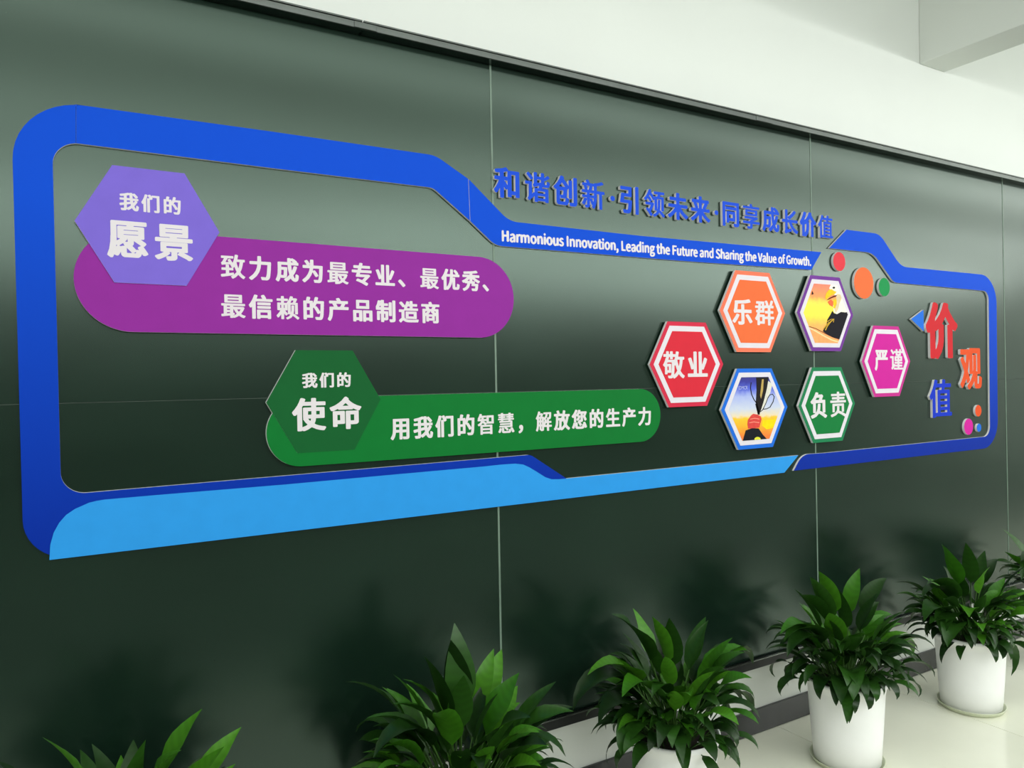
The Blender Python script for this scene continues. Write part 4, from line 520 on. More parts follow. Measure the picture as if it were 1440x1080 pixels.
f3 = thing('frame_board', (W(900, 350)[0], 0, W(900, 350)[1]), 'blue ribbon board printed with the white English sentence under the title', 'sign board', G_FRAME)
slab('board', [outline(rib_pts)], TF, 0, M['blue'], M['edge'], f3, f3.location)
loops = pairs(SENTENCE_DATA, 4.0, 0, 0); b = bounds(loops)
# the sentence: left 705.5..1141, cap H top/bottom from the photograph
xl, xr = W(705.5, 330, TF)[0], W(1140.5, 370, TF)[0]
zt, zb = W(709, 324.2, TF)[1], W(709, 339.5, TF)[1]
zt2, zb2 = W(1133, 361.0, TF)[1], W(1133, 373.6, TF)[1]
H = bounds([l for l in loops if min(p[0] for p in l) < b[0]+8][:1]); hz0, hz1 = H[2], H[3]
sz = ((zt-zb)+(zt2-zb2)*0.98)/2/(hz1-hz0); sx = (xr-xl)/(b[1]-b[0])
mid0, mid1 = (zt+zb)/2, (zt2+zb2)/2
eng = []
for l in loops:
    q = []
    for x, z in l:
        u = (x-b[0])/(b[1]-b[0])
        q.append((xl+(x-b[0])*sx, mid0+(mid1-mid0)*u+(z-(hz0+hz1)/2)*sz))
    eng.append(q)
letter_mesh('lettering', eng, TF+0.0006, TF-0.0002, M['ink'], M['ink'], f3, f3.location)['kind'] = 'stuff'
right_pts = [(1166.1, 348.9), (1190.3, 323), (1237, 328.9, 0.12), (1267, 375, 0.14), (1401, 388, 0.16), (1403.5, 628.5, 0.16), (1116.2, 662),
             (1128, 639, 0.10), (1160, 637), (1392.3, 613.3, 0.06), (1390.2, 409.5, 0.05), (1257, 397.2, 0.08), (1228, 355.6, 0.14)]
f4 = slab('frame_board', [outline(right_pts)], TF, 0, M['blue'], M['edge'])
describe(f4, 'blue frame board wrapping the right end around the red, orange and blue characters', 'sign board', G_FRAME)

# ------------------------------------------------------------------ raised title characters
TT = 0.013
g_title = 'raised blue title characters'
x0 = W(694.5, 260, TT)[0]; x1 = W(1171.2, 315, TT)[0]
za, zc = W(712, 239.5, TT)[1], W(712, 281.5, TT)[1]; ze, zf = W(1158, 299.5, TT)[1], W(1158, 332.5, TT)[1]
ORD = ['first', 'second', 'third', 'fourth', 'dot', 'fifth', 'sixth', 'seventh', 'eighth', 'dot', 'ninth', 'tenth', 'eleventh', 'twelfth', 'thirteenth', 'last']
for k, (ch, l) in enumerate(layout('和谐创新·引领未来·同享成长价值', x0, x1, za, zc, ze, zf, 1.14)):
    o = letter_mesh('raised_dot' if ch == '·' else 'raised_character', l, TT, 0, M['title_blue'], M['edge'])
    if ch == '·':
        describe(o, 'small raised blue dot between %s of the title' % ('新 and 引, the left one' if k == 4 else '来 and 同, the right one'), 'dot', 'raised blue title dots')
    else:
        describe(o, 'raised blue character %s with pale edges, %s of the title row' % (ch, ORD[k]), 'character', g_title)

# ------------------------------------------------------------------ banner signs
TB = 0.012
def pill(xl, xr, zt, zb):
    r = (zt-zb)/2*0.999
    return fillet([(xl, zt, r), (xl, zb, r), (xr, zb, r), (xr, zt, r)], 16)
def hexagon(cx, cz, hw, hh, k=1.0, flat=0.52):
    return [(cx+hw*k, cz), (cx+hw*flat*k, cz+hh*k), (cx-hw*flat*k, cz+hh*k), (cx-hw*k, cz), (cx-hw*flat*k, cz-hh*k), (cx+hw*flat*k, cz-hh*k)]
def hex_px(l, r, t, bt, off):
    a, c = W(*l, off), W(*r, off); e, f = W(*t, off), W(*bt, off)
    return (a[0]+c[0])/2, (e[1]+f[1])/2, (c[0]-a[0])/2, (e[1]-f[1])/2
# purple
zt = (W(310, 330.7, TB)[1]+W(673, 362.7, TB)[1])/2; zb = (W(280, 467.3, TB)[1]+W(680, 475.7, TB)[1])/2
xl, xr = W(103.6, 395, TB)[0], W(722.7, 433, TB)[0]
s1 = thing('vision_sign', ((xl+xr)/2, 0, zb), 'purple rounded banner sign with a violet hexagon at its left end', 'sign', 'banner signs')
O = s1.location
slab('banner', [pill(xl, xr, zt, zb)], TB, 0, M['purple'], M['edge'], s1, O)
hx = hex_px((104.8, 309.5), (308.8, 329.8), (209, 238), (212, 399.5), TB+0.003)
slab('hexagon', [hexagon(*hx, 1, 0.5)], TB+0.003, TB-0.0002 if False else 0.0, M['violet'], M['edge'], s1, O)['label'] = 'violet hexagon'
print_line('我们的', 167.6, 253.9, (180, 271, 295.8), (242, 277, 301.6), TB+0.003, s1, O, M['ink'])
print_line('愿景', 149.9, 270.5, (178, 310.5, 362.3), (244, 316.6, 367.6), TB+0.003, s1, O, M['ink'])
print_line('致力成为最专业、最优秀、', 310, 687.3, (327, 357.3, 390), (685, 401, 411), TB, s1, O, M['ink'])
print_line('最信赖的产品制造商', 310.7, 617.7, (328, 412.7, 446.7), (606, 426, 455), TB, s1, O, M['ink'])
# green, cut in one outline with its hexagon
zt = (W(540, 558, TB)[1]+W(887, 546, TB)[1])/2; zb = (W(423, 656.9, TB)[1]+W(901, 620.5, TB)[1])/2
xl, xr = W(374.8, 612, TB)[0], W(928.8, 585.8, TB)[0]
s2 = thing('mission_sign', ((xl+xr)/2, 0, zb), 'green rounded banner sign with a darker green hexagon at its left end', 'sign', 'banner signs')
O = s2.location
slab('banner', [pill(xl, xr, zt, zb)], TB, 0, M['green'], M['edge'], s2, O)
hx = hex_px((374.3, 566.7), (535, 556.7), (457.5, 492.7), (455.5, 635), TB)
slab('hexagon', [hexagon(*hx, 1, 0.5)], TB+0.0006, 0, M['dark_green'], M['edge'], s2, O)['label'] = 'darker green hexagon'
print_line('我们的', 424.5, 493, (434, 524.6, 545.4), (483, 523.4, 544.3), TB+0.0006, s2, O, M['ink'])
print_line('使命', 410.2, 507.8, (433, 559.7, 606.5), (485, 557.7, 603), TB+0.0006, s2, O, M['ink'])
print_line('用我们的智慧，解放您的生产力', 548.9, 915, (560, 589.4, 620), (907, 572, 597), TB, s2, O, M['ink'])

# ------------------------------------------------------------------ hexagonal plaques
TP = 0.020
G_PLQ = 'hexagonal value plaques'
def plaque(l, r, t, bt, rim, face, label, text=None, tl=None, border='pale_border'):
    h = hex_px(l, r, t, bt, TP)
    p = thing('hexagon_plaque', (h[0], 0, h[1]), label, 'plaque', G_PLQ)
    O = p.location
    slab('spacer', [hexagon(*h, 0.86)], 0.008, 0, M['edge'], M['edge'], p, O)
    slab('rim', [hexagon(*h, 1)], TP, 0.008, M[rim], M['edge'], p, O)
    slab('border', [hexagon(*h, 0.90)], TP+0.0010, TP-0.0002, M[border], M['edge'], p, O)['label'] = 'white hexagonal border'
    if text:
        slab('face', [hexagon(*h, 0.775)], TP+0.0018, TP, M[face], M[face], p, O)
        print_line(text, tl[0], tl[1], tl[2], tl[3], TP+0.0018, p, O, M['ink'])
    return p, h
plaque((913.5, 513), (1017, 508.7), (963, 452.7), (966, 571.8), 'rim_red', 'red', 'red hexagonal plaque reading 敬业, with a white border', '敬业',
       (931.9, 994.6, (944, 494.2, 532.7), (982, 494.2, 529.5)))
plaque((1012, 439.5), (1104, 439.3), (1058, 382), (1060, 495), 'rim_orange', 'orange', 'orange hexagonal plaque reading 乐群, with a white border', '乐群',
       (1029.5, 1088, (1042, 421.3, 457), (1074, 421.3, 457)))
plaque((1211.8, 506), (1280, 507), (1246, 458.5), (1247, 557.6), 'rim_magenta', 'magenta', 'magenta hexagonal plaque reading 严谨, with a white border', '严谨',
       (1229.6, 1269.3, (1238, 492.5, 520.3), (1261, 490.5, 520.3)))
plaque((1122.7, 567), (1202.3, 567), (1163, 516.5), (1164, 621.4), 'rim_green', 'leaf_green', 'green hexagonal plaque reading 负责, with a white border', '负责',
       (1139.6, 1189.2, (1150, 551.5, 587.5), (1178, 551, 587)))
p_eagle, h_eagle = plaque((1120.6, 439.5), (1199.8, 443), (1162, 388.8), (1163, 493.7), 'plum', None, 'purple-rimmed hexagonal plaque with a picture of an eagle')
p_cup, h_cup = plaque((1014, 574.5), (1107.3, 572), (1060, 518.2), (1062, 630.6), 'rim_blue', None, 'blue-rimmed hexagonal plaque with a picture of a hand lifting a trophy')

# printed pictures on two of the plaques
def gradient(name, stops, z0, z1):
    m = bpy.data.materials.new(name); m.use_nodes = True; nt = m.node_tree; b = nt.nodes['Principled BSDF']
    b.inputs['Roughness'].default_value = 0.4
    tc = nt.nodes.new('ShaderNodeTexCoord'); sp = nt.nodes.new('ShaderNodeSeparateXYZ'); mr = nt.nodes.new('ShaderNodeMapRange')
    mr.inputs['From Min'].default_value = z1; mr.inputs['From Max'].default_value = z0
    n = nt.nodes.new('ShaderNodeTexNoise'); n.inputs['Scale'].default_value = 40
    ad = nt.nodes.new('ShaderNodeMath'); ad.operation = 'MULTIPLY_ADD'; ad.inputs[1].default_value = 0.10; 
    cr = nt.nodes.new('ShaderNodeValToRGB'); e = cr.color_ramp.elements
    e[0].position, e[0].color = stops[0][0], srgb(*stops[0][1]); e[1].position, e[1].color = stops[-1][0], srgb(*stops[-1][1])
    for p, c in stops[1:-1]: q = e.new(p); q.color = srgb(*c)
    L = nt.links
    L.new(tc.outputs['Object'], sp.inputs[0]); L.new(sp.outputs['Z'], mr.inputs['Value']); L.new(tc.outputs['Object'], n.inputs['Vector'])
    L.new(n.outputs['Fac'], ad.inputs[0]); L.new(mr.outputs['Result'], ad.inputs[2]); L.new(ad.outputs[0], cr.inputs['Fac'])
    L.new(cr.outputs['Color'], b.inputs['Base Color'])
    return m
def clip(poly, conv):
    out = poly
    for i in range(len(conv)):
        a, b = conv[i], conv[(i+1) % len(conv)]
        def side(p): return (b[0]-a[0])*(p[1]-a[1])-(b[1]-a[1])*(p[0]-a[0])
        inp, out = out, []
        for j in range(len(inp)):
            p, q = inp[j-1], inp[j]; sp_, sq = side(p), side(q)
            if (sp_ >= 0) != (sq >= 0):
                t = sp_/(sp_-sq); out.append((p[0]+(q[0]-p[0])*t, p[1]+(q[1]-p[1])*t))
            if sq >= 0: out.append(q)
        if not out: return []
    return out
def stroke(pts, w):
    L, R_ = [], []
    for i, p in enumerate(pts):
        a = Vector(pts[max(0, i-1)]); b = Vector(pts[min(len(pts)-1, i+1)]); d = (b-a).normalized(); n = Vector((-d.y, d.x))*w/2
        L.append((p[0]+n.x, p[1]+n.y)); R_.append((p[0]-n.x, p[1]-n.y))
    return L+R_[::-1]
def ell(cx, cy, rx, ry, n=14): return [(cx+rx*math.cos(2*math.pi*i/n), cy+ry*math.sin(2*math.pi*i/n)) for i in range(n)]
def picture(parent, h, layers, ox, oy, s, k=0.785):
    hexa = hexagon(*h, k)
    V, F, I, mats = [], [], [], []
    for li, (mat, polys) in enumerate(layers):
        if mat not in mats: mats.append(mat)
        for poly in polys:
            p = hexa if poly is None else clip([W(ox+x/s, oy+y/s, TP) for x, y in poly], hexa)
            if len(p) < 3: continue
            v, f, i = slab_data([p], TP+0.0014+0.00012*li, TP+0.0002, len(V))
            V += v; F += f; I += [mats.index(mat)]*len(f)
    return link_mesh('printed_picture', V, F, mats, parent, parent.location, I)
def flat(n, *c): return material('print_'+n, srgb(*c), 0.6, spec=0.08, noise=0.08, scale=60)
hh = h_eagle[3]*0.785
bgE = gradient('print_sunset', [(0.0, (206, 92, 70)), (0.12, (240, 118, 62)), (0.27, (250, 140, 44)), (0.34, (246, 200, 30)), (0.45, (240, 236, 10)), (0.62, (244, 214, 20)), (0.75, (244, 170, 60)), (1.0, (250, 160, 90))], -hh, hh)
picture(p_eagle, h_eagle, [
    (bgE, [None]),
    (flat('peach', 252, 166, 104), [[(240, 720), (330, 745), (450, 800), (560, 855), (660, 880), (640, 940), (300, 940)]]),
    (flat('pale_streak', 255, 214, 160), [stroke([(240, 728), (330, 770), (440, 835), (540, 885), (630, 910)], 16)]),
    (flat('brown_line', 120, 60, 40), [stroke([(245, 712), (330, 738), (430, 790), (540, 845), (640, 878)], 9)]),
    (flat('eagle_white', 244, 236, 222), [[(500, 230), (520, 185), (560, 165), (640, 160), (700, 300), (745, 400), (800, 540), (700, 545), (640, 555), (590, 560), (560, 530), (548, 450), (600, 350), (560, 300)]]),
    (flat('eagle_shade', 224, 200, 158), [[(600, 300), (650, 310), (660, 350), (630, 420), (610, 500), (585, 540), (565, 500), (570, 430), (590, 360)]]),
    (flat('eagle_yellow', 240, 196, 40), [[(450, 335), (466, 286), (496, 250), (528, 240), (560, 262), (594, 274), (572, 300), (520, 322), (480, 350), (462, 375)], [(556, 376), (592, 366), (596, 420), (574, 486), (552, 480)]]),
    (flat('eagle_gape', 96, 44, 30), [[(468, 382), (500, 352), (555, 325), (598, 312), (590, 334), (540, 350), (500, 370)]]),
    (flat('eagle_tongue', 236, 112, 70), [[(480, 402), (520, 368), (552, 398), (545, 465), (505, 440)]]),
    (flat('eagle_black', 28, 26, 34), [[(478, 625), (515, 565), (540, 515), (560, 545), (600, 556), (650, 528), (700, 535), (790, 518), (760, 600), (640, 872), (560, 855), (480, 815), (420, 772), (440, 730), (470, 680)], ell(558, 222, 16, 13), [(285, 262), (304, 302), (276, 312)]]),
    (flat('eagle_gold', 206, 164, 50), [stroke([(450, 760), (480, 700), (520, 650), (552, 622)], 12), stroke([(430, 740), (470, 690), (500, 655)], 9), stroke([(470, 655), (520, 622), (560, 618), (552, 660)], 8)]),
], 1110, 380, 9.0)
hh = h_cup[3]*0.785
bgC = gradient('print_sky', [(0.0, (14, 12, 100)), (0.12, (22, 24, 150)), (0.24, (70, 90, 214)), (0.36, (168, 180, 232)), (0.55, (202, 208, 228)), (0.66, (232, 214, 180)), (0.70, (250, 196, 20)), (0.84, (250, 170, 16)), (1.0, (240, 120, 40))], -hh, hh)
picture(p_cup, h_cup, [
    (bgC, [None]),
    (flat('yellow', 254, 214, 20), [[(560, 700), (720, 690), (690, 780), (600, 800), (550, 760)]]),
    (flat('cup_light', 222, 218, 206), [[(618, 275), (662, 312), (640, 400), (604, 480), (566, 566), (530, 600), (575, 470), (600, 350)]]),
    (flat('cup_dark', 34, 30, 30), [[(485, 236), (622, 236), (604, 350), (572, 480), (545, 570), (518, 645), (505, 620), (482, 500), (490, 380)],
        stroke([(432, 290), (424, 350), (436, 420), (460, 474), (492, 520)], 10), stroke([(486, 520), (500, 580), (515, 640)], 22),
        stroke([(612, 462), (632, 428), (662, 418), (682, 446), (670, 500), (636, 560), (600, 578), (560, 582)], 9), stroke([(612, 462), (590, 520), (556, 590), (530, 610)], 8)]),
    (flat('cup_gold', 190, 160, 90), [[(548, 258), (568, 258), (560, 380), (538, 470), (528, 430)]]),
    (flat('hand_red', 216, 72, 66), [[(430, 650), (455, 632), (500, 640), (535, 660), (545, 690), (530, 740), (522, 780), (460, 790), (398, 792), (390, 740), (396, 700), (412, 676)]]),
    (flat('hand_pale', 240, 150, 130), [stroke([(420, 690), (470, 680), (520, 690)], 8), stroke([(410, 730), (460, 720), (520, 728)], 8)]),
    (flat('sleeve', 24, 26, 34), [[(372, 812), (440, 788), (512, 790), (556, 856), (600, 905), (520, 925), (340, 925)]]),
    (flat('cuff', 226, 222, 60), [ell(500, 908, 34, 26)]),
], 1000, 500, 7.7167)
# tiny white lettering at the picture's upper left
tc_ = bpy.data.curves.new('tiny', 'FONT'); tc_.body = 'IDMCR'; tc_.size = 1; tc_.resolution_u = 2
to_ = bpy.data.objects.new('tiny', tc_); COL.objects.link(to_)
dg = bpy.context.evaluated_depsgraph_get(); dg.update(); me_ = to_.evaluated_get(dg).to_mesh()
vv = [tuple(v.co) for v in me_.vertices]; ff = [tuple(p.vertices) for p in me_.polygons]
bpy.data.objects.remove(to_)
mx = max(v[0] for v in vv); my = max(v[1] for v in vv)
xa, z1_ = W(1037.6, 543, TP); xb, z0_ = W(1050.8, 547.5, TP)
if ff: link_mesh('lettering', [(xa+(xb-xa)*v[0]/mx, -(TP+0.0030), z0_+(z1_-z0_)*v[1]/my) for v in vv], ff, flat('tiny_letters', 190, 196, 240), p_cup, p_cup.location)

# ------------------------------------------------------------------ discs, triangle, large characters
def disc(px, py, r_px, t, mat, label, group):
    x, z = W(px, py, t); r = (W(px, py-r_px, t)[1]-W(px, py+r_px, t)[1])/2
    o = slab('disc', [[(x+r*math.cos(2*math.pi*i/40), z+r*math.sin(2*math.pi*i/40)) for i in range(40)]], t, 0, M[mat], M['edge'])
    describe(o, label, 'disc', group)
GD = 'coloured discs near the top right bend'
disc(1180.3, 367.8, 13.3, 0.012, 'disc_red', 'small red disc just under the tip of the right blue frame board', GD)
disc(1214.8, 398.0, 22.0, 0.012, 'orange', 'largest orange disc between the red and green discs', GD)
disc(1243.6, 403.7, 12.8, 0.012, 'disc_green', 'small green disc tucked under the slanting blue frame board', GD)
GD = 'coloured discs in the lower right corner'
disc(1375.8, 577.6, 8.1, 0.012, 'char_orange', 'tiny orange disc under the orange character', GD)
disc(1362.2, 600.0, 11.4, 0.012, 'magenta', 'magenta disc in the lower right corner of the frame', GD)
disc(1376.8, 601.5, 5.8, 0.012, 'rim_blue', 'tiniest blue disc, right of the magenta disc', GD)
tri = slab('triangle', [[W(1281.3, 448.7, .012), W(1299.2, 466, .012), W(1298.6, 435.6, .012)]], 0.012, 0, M['rim_blue'], M['edge'])
describe(tri, 'small blue triangle pointing left, beside the red character', 'triangle')
def big_char(ch, l, r, t, bt, mat, colour):
    TC = 0.013
    a = W(l, (t+bt)/2, TC)[0]; c = W(r, (t+bt)/2, TC)[0]; e = W((l+r)/2, t, TC)[1]; f = W((l+r)/2, bt, TC)[1]
    b = bounds(GL[ch])
    lp = [[(a+(x-b[0])/(b[1]-b[0])*(c-a), f+(z-b[2])/(b[3]-b[2])*(e-f)) for x, z in q] for q in GL[ch]]
    o = letter_mesh('large_character', lp, TC, 0, M[mat], M['edge'])
    describe(o, 'large raised %s character %s at the right end of the frame' % (colour, ch), 'character', 'large raised characters at the right end')
big_char('价', 1302.0, 1346.5, 425.5, 504.5, 'char_red', 'red')
big_char('观', 1350.2, 1380.6, 489.5, 547.5, 'char_orange', 'orange')
big_char('值', 1307.3, 1338.4, 533.5, 587.0, 'char_blue', 'blue')

# ------------------------------------------------------------------ potted plants
M['pot'] = material('white_plastic_pot', srgb(246, 246, 246), 0.38, noise=0.02, scale=8, bump=0.25, bscale=26)
M['saucer'] = material('pale_saucer', srgb(206, 212, 186), 0.4)
M['soil'] = material('dark_soil', srgb(34, 26, 20), 0.95, noise=0.4, scale=60, bump=0.8, bscale=90)
def leaf_material(name, c0, c1):
    m = bpy.data.materials.new(name); m.use_nodes = True; nt = m.node_tree; b = nt.nodes['Principled BSDF']
    b.inputs['Roughness'].default_value = 0.34; b.inputs['Specular IOR Level'].default_value = 0.35
    oi = nt.nodes.new('ShaderNodeObjectInfo'); cr = nt.nodes.new('ShaderNodeValToRGB')
    cr.color_ramp.elements[0].color = c0; cr.color_ramp.elements[1].color = c1
    tc = nt.nodes.new('ShaderNodeTexCoord'); wv = nt.nodes.new('ShaderNodeTexWave'); wv.inputs['Scale'].default_value = 26
    wv.inputs['Distortion'].default_value = 1.5; wv.bands_direction = 'X'
    mx = nt.nodes.new('ShaderNodeMixRGB'); mx.blend_type = 'MULTIPLY'; mx.inputs['Fac'].default_value = 0.15
    tr = nt.nodes.new('ShaderNodeBsdfTranslucent'); ms = nt.nodes.new('ShaderNodeMixShader'); ms.inputs[0].default_value = 0.15
    L = nt.links; out = nt.nodes['Material Output']
    L.new(oi.outputs['Random'], cr.inputs['Fac']); L.new(cr.outputs['Color'], mx.inputs['Color1'])
    L.new(tc.outputs['Object'], wv.inputs['Vector']); L.new(wv.outputs['Color'], mx.inputs['Color2'])
    L.new(mx.outputs['Color'], b.inputs['Base Color']); L.new(mx.outputs['Color'], tr.inputs['Color'])
    L.new(b.outputs[0], ms.inputs[1]); L.new(tr.outputs[0], ms.inputs[2]); L.new(ms.outputs[0], out.inputs['Surface'])
    return m
M['leaf'] = leaf_material('dark_green_leaf', (0.007, 0.028, 0.004, 1), (0.026, 0.098, 0.010, 1))
M['young'] = leaf_material('bright_green_leaf', (0.035, 0.16, 0.008, 1), (0.085, 0.28, 0.016, 1))
M['stem'] = material('green_stem', (0.05, 0.13, 0.02, 1), 0.5)

def lathe(name, prof, mat, parent, n=40, cap=True):
    V, F = [], []
    for r, z in prof:
        for i in range(n): V.append((r*math.cos(2*math.pi*i/n), r*math.sin(2*math.pi*i/n), z))
    for k in range(len(prof)-1):
        for i in range(n):
            j = (i+1) % n; F.append((k*n+i, k*n+j, (k+1)*n+j, (k+1)*n+i))
    if cap:
        F.append(tuple(range(n))[::-1]); F.append(tuple((len(prof)-1)*n+i for i in range(n)))
    return link_mesh(name, V, F, mat, parent, smooth=True)

TIPS = {}
def leaf_mesh(stem, length, width, rise, bend, fold, twist, wave, kind):
    """a leaf: a thin stalk from the origin, then a pointed blade that arches over; grows towards +x"""
    ds = 0.02; p = Vector((0, 0, 0)); ang = rise; path = [(p.copy(), ang)]
    steps = 4
    for i in range(steps):
        ang -= 0.04; p = p+Vector((math.cos(ang), 0, math.sin(ang)))*stem/steps; path.append((p.copy(), ang))
    V, F, I = [], [], []
    for q, a in path:                                    # stalk: three-sided tube
        nrm = Vector((-math.sin(a), 0, math.cos(a)))
        for k in range(3):
            t = 2*math.pi*k/3; V.append(tuple(q+nrm*(0.0028*math.cos(t))+Vector((0, 1, 0))*(0.0028*math.sin(t))))
    for s in range(steps):
        for k in range(3):
            F.append((s*3+k, s*3+(k+1) % 3, s*3+3+(k+1) % 3, s*3+3+k)); I.append(1)
    base = len(V); N = 8; tw = 0.0
    for i in range(N+1):
        u = i/N
        w = width/2*(math.sin(math.pi*min(1, u**0.72)))**0.85*(1.0-0.25*u) if 0 < u < 1 else 0.0006
        nrm = Vector((-math.sin(ang), 0, math.cos(ang))); side = Vector((0, 1, 0))
        tw = twist*u
        s2 = side*math.cos(tw)+nrm*math.sin(tw); n2 = nrm*math.cos(tw)-side*math.sin(tw)
        wv = wave*math.sin(u*9+twist*5)*w
        V.append(tuple(p+s2*w*math.cos(fold)+n2*(w*math.sin(fold)+wv)))
        V.append(tuple(p))
        V.append(tuple(p-s2*w*math.cos(fold)+n2*(w*math.sin(fold)-wv)))
        if i < N:
            ang -= bend/N*(0.5+1.0*u); p = p+Vector((math.cos(ang), 0, math.sin(ang)))*length/N
    for i in range(N):
        a = base+i*3
        F.append((a, a+1, a+4, a+3)); I.append(0); F.append((a+1, a+2, a+5, a+4)); I.append(0)
    me = bpy.data.meshes.new('leaf'); me.from_pydata(V, [], F)
    me.materials.append(M['young' if kind else 'leaf']); me.materials.append(M['stem'])
    me.polygons.foreach_set('material_index', I); me.polygons.foreach_set('use_smooth', [True]*len(F)); me.update()
    q = V[-2]; TIPS[me.name] = (math.atan2(q[2], math.hypot(q[0], q[1])), Vector(q).length)
    return me
R = random.Random(11)
def lib(n, stem, length, width, rise, bend, kind):
    out = []
    for _ in range(n):
        u = lambda a: R.uniform(*a)
        out.append(leaf_mesh(u(stem), u(length), u(width), u(rise), u(bend), u((0.15, 0.5)), u((-0.6, 0.6)), u((0.0, 0.18)), kind))
    return out
UPRIGHT = lib(7, (0.18, 0.25), (0.15, 0.19), (0.066, 0.086), (1.25, 1.50), (0.3, 1.1), 0)
UPRIGHT_Y = lib(4, (0.18, 0.25), (0.13, 0.18), (0.062, 0.082), (1.2, 1.48), (0.3, 1.3), 1)
MIDDLE = lib(9, (0.13, 0.20), (0.13, 0.18), (0.062, 0.080), (0.95, 1.30), (0.7, 2.2), 0)
MIDDLE_Y = lib(4, (0.13, 0.20), (0.12, 0.16), (0.056, 0.074), (0.95, 1.25), (0.9, 1.8), 1)
LOW = lib(12, (0.07, 0.15), (0.12, 0.18), (0.052, 0.078), (0.35, 1.05), (1.5, 2.9), 0)

def plant(x, y, seed, label, tips=(), size=1.0, n=(24, 78, 44), turn=0.0):
    r = random.Random(seed)
    t = thing('potted_plant', (x, y, 0), label, 'potted plant', 'potted plants in a row below the chalkboard')
    lathe('pot', [(0.122, 0.012), (0.129, 0.016), (0.137, 0.13), (0.148, 0.30), (0.154, 0.328), (0.158, 0.331), (0.159, 0.345), (0.155, 0.349), (0.150, 0.345), (0.145, 0.32)], M['pot'], t, cap=False)
    lathe('saucer', [(0.118, 0.0), (0.134, 0.002), (0.142, 0.018), (0.144, 0.022), (0.141, 0.022), (0.134, 0.010), (0.118, 0.010)], M['saucer'], t)
    lathe('soil', [(0.100, 0.298), (0.1455, 0.322), (0.08, 0.328), (0.02, 0.332)], M['soil'], t)
    def clear_of_wall(o):
        # shorten a leaf until it stays in front of the board
        for _ in range(12):
            m = Matrix.Translation(o.location) @ o.rotation_euler.to_matrix().to_4x4() @ Matrix.Diagonal((*o.scale, 1))
            if max((m @ v.co).y for v in o.data.vertices) + y < -0.03: return
            o.scale = [c*0.92 for c in o.scale]
    def put(me, az, rad, s, tilt=0.0, z=0.32):
        o = bpy.data.objects.new('leaf', me); COL.objects.link(o); o.parent = t
        o.location = (rad*math.cos(az), rad*math.sin(az), z)
        o.rotation_euler = (r.uniform(-0.12, 0.12), tilt, az); o.scale = (s, s, s); clear_of_wall(o)
    for k in range(n[0]):
        lib_ = UPRIGHT_Y if r.random() < 0.38 else UPRIGHT
        put(r.choice(lib_), turn+k*2.399+r.uniform(-.3, .3), r.uniform(0.01, 0.06), size*r.uniform(0.85, 1.08), r.uniform(-0.02, 0.30))
    for k in range(n[1]):
        lib_ = MIDDLE_Y if r.random() < 0.22 else MIDDLE
        put(r.choice(lib_), turn+k*2.399+r.uniform(-.4, .4), r.uniform(0.02, 0.09), size*r.uniform(0.75, 1.08), r.uniform(-0.15, 0.25))
    for k in range(n[2]):
        put(r.choice(LOW), turn+k*2.399+r.uniform(-.4, .4), r.uniform(0.05, 0.11), size*r.uniform(0.75, 1.05), r.uniform(-0.1, 0.25))
    base = Vector((x, y, 0.32))
    for px, py, off, kind in tips:
        # a leaf that reaches a given point of the plane 'off' metres in front of (negative: behind) the pot centre
        d = FW + RT*((px-720)/FOCAL) + UP*((540-py)/FOCAL); k = (y+D-off)/d.y
        tip = Vector((d.x*k, y-off, CAM_H+d.z*k)); v = tip-base
        hd = math.hypot(v.x, v.y)
        want = math.atan2(v.z, hd)
        pool = {0: UPRIGHT, 1: UPRIGHT_Y, 2: MIDDLE, 3: MIDDLE_Y, 4: LOW}[kind]
        best = min(pool, key=lambda m: abs(TIPS[m.name][0]-want)+0.6*abs(TIPS[m.name][1]-v.length))
        ang, ln = TIPS[best.name]
        sc = max(0.5, min(1.7, v.length/ln)); az = math.atan2(v.y, v.x)
        o = bpy.data.objects.new('leaf', best); COL.objects.link(o); o.parent = t
        o.location = (0, 0, 0.32); o.rotation_euler = (0, ang-want, az); o.scale = (sc, sc*1.05, sc); clear_of_wall(o)
    return t
# the tips of the leaves that stand out in the photograph: image point, distance in front of the pot centre, leaf type
plant(0.10, -0.36, 21, 'leafy potted plant at the far left bottom, only its highest leaf tips showing',
      [(284, 997, 0.0, 1), (315, 1050, 0.05, 1), (60, 1037, 0.0, 1), (129, 1046, -0.05, 0), (205, 1040, 0.05, 0), (255, 1055, 0.1, 3)], 1.05)
plant(0.97, -0.35, 22, 'leafy potted plant under the green banner sign, second from the left',
      [(639, 876, -0.02, 0), (634, 900, 0.03, 0), (596, 922, 0.02, 0), (730, 946, 0.0, 1), (685, 955, -0.08, 0), (652, 950, 0.08, 0), (567, 955, -0.05, 3), (612, 1004, 0.16, 3),
       (516, 1010, 0.0, 2), (552, 990, 0.02, 2), (769, 1026, 0.03, 2), (775, 1040, -0.1, 4), (736, 1035, 0.08, 2), (648, 1066, 0.18, 3), (525, 1066, 0.1, 2), (705, 1035, 0.12, 2), (590, 960, 0.0, 0), (700, 975, 0.05, 0)], 1.14)
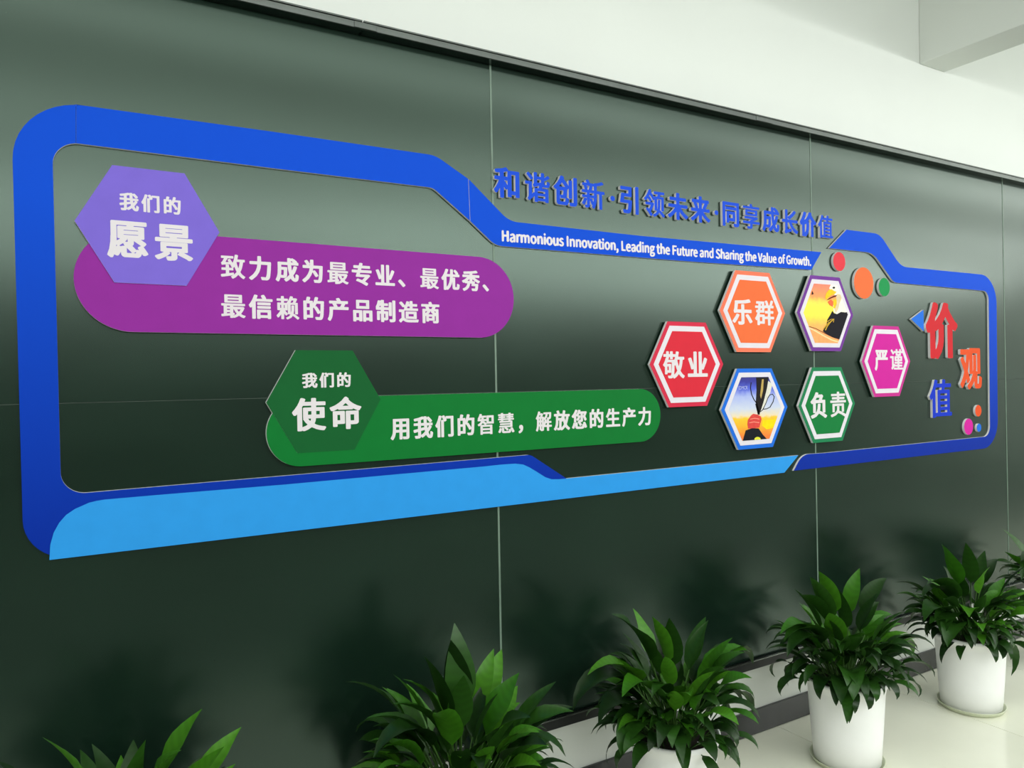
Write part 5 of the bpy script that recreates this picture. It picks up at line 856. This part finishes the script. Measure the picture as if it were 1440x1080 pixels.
plant(1.82, -0.33, 23, 'leafy plant in a white pot cut by the bottom edge, below the red plaque',
      [(861, 864, 0.0, 0), (996, 872, 0.0, 0), (941, 869, 0.02, 0), (917, 867, 0.0, 1), (822, 946, 0.0, 3), (806, 998, 0.0, 2), (830, 1016, 0.05, 4), (838, 1074, 0.08, 4),
       (1059, 934, 0.0, 2), (1055, 917, 0.03, 3), (1085, 1000, 0.0, 4), (1058, 1003, 0.05, 2), (962, 965, 0.14, 3), (974, 1036, 0.2, 3), (969, 1052, 0.18, 4), (1034, 975, 0.08, 2),
       (875, 980, 0.13, 3), (900, 890, 0.02, 0), (1010, 1000, 0.12, 2), (940, 985, 0.15, 2)], 1.0)
plant(2.736, -0.355, 24, 'leafy plant in a whole white pot with bright leaves, below the green plaque',
      [(1151, 803, 0.0, 1), (1139, 811, 0.02, 0), (1209, 799, 0.0, 1), (1247, 813, 0.0, 0), (1234, 834, 0.05, 0), (1080, 879, 0.0, 3), (1090, 894, 0.02, 2), (1107, 924, 0.0, 2),
       (1288, 918, 0.0, 3), (1294, 971, 0.0, 4), (1257, 866, 0.03, 3), (1221, 998, 0.16, 4), (1200, 985, 0.18, 4), (1183, 991, 0.17, 4), (1216, 890, 0.14, 3), (1166, 862, 0.08, 1),
       (1180, 830, 0.0, 0), (1122, 838, 0.0, 0), (1240, 905, 0.12, 1)], 1.0)
plant(3.68, -0.345, 25, 'leafy plant in a white pot on a saucer, below the right end of the frame',
      [(1324, 765, 0.0, 1), (1358, 763, 0.0, 0), (1403, 786, 0.0, 0), (1279, 790, 0.0, 2), (1274, 863, 0.0, 4), (1280, 826, 0.0, 2), (1294, 895, 0.04, 4), (1316, 916, 0.08, 4),
       (1411, 931, 0.12, 4), (1383, 908, 0.16, 3), (1363, 868, 0.14, 3), (1422, 950, 0.05, 4), (1343, 800, 0.0, 0), (1428, 850, 0.0, 2)], 0.92)
plant(4.60, -0.34, 26, 'leafy plant at the right edge of the picture, mostly cut off',
      [(1419, 772, 0.0, 2), (1421, 806, 0.0, 2), (1435, 790, 0.0, 0)], 0.98)
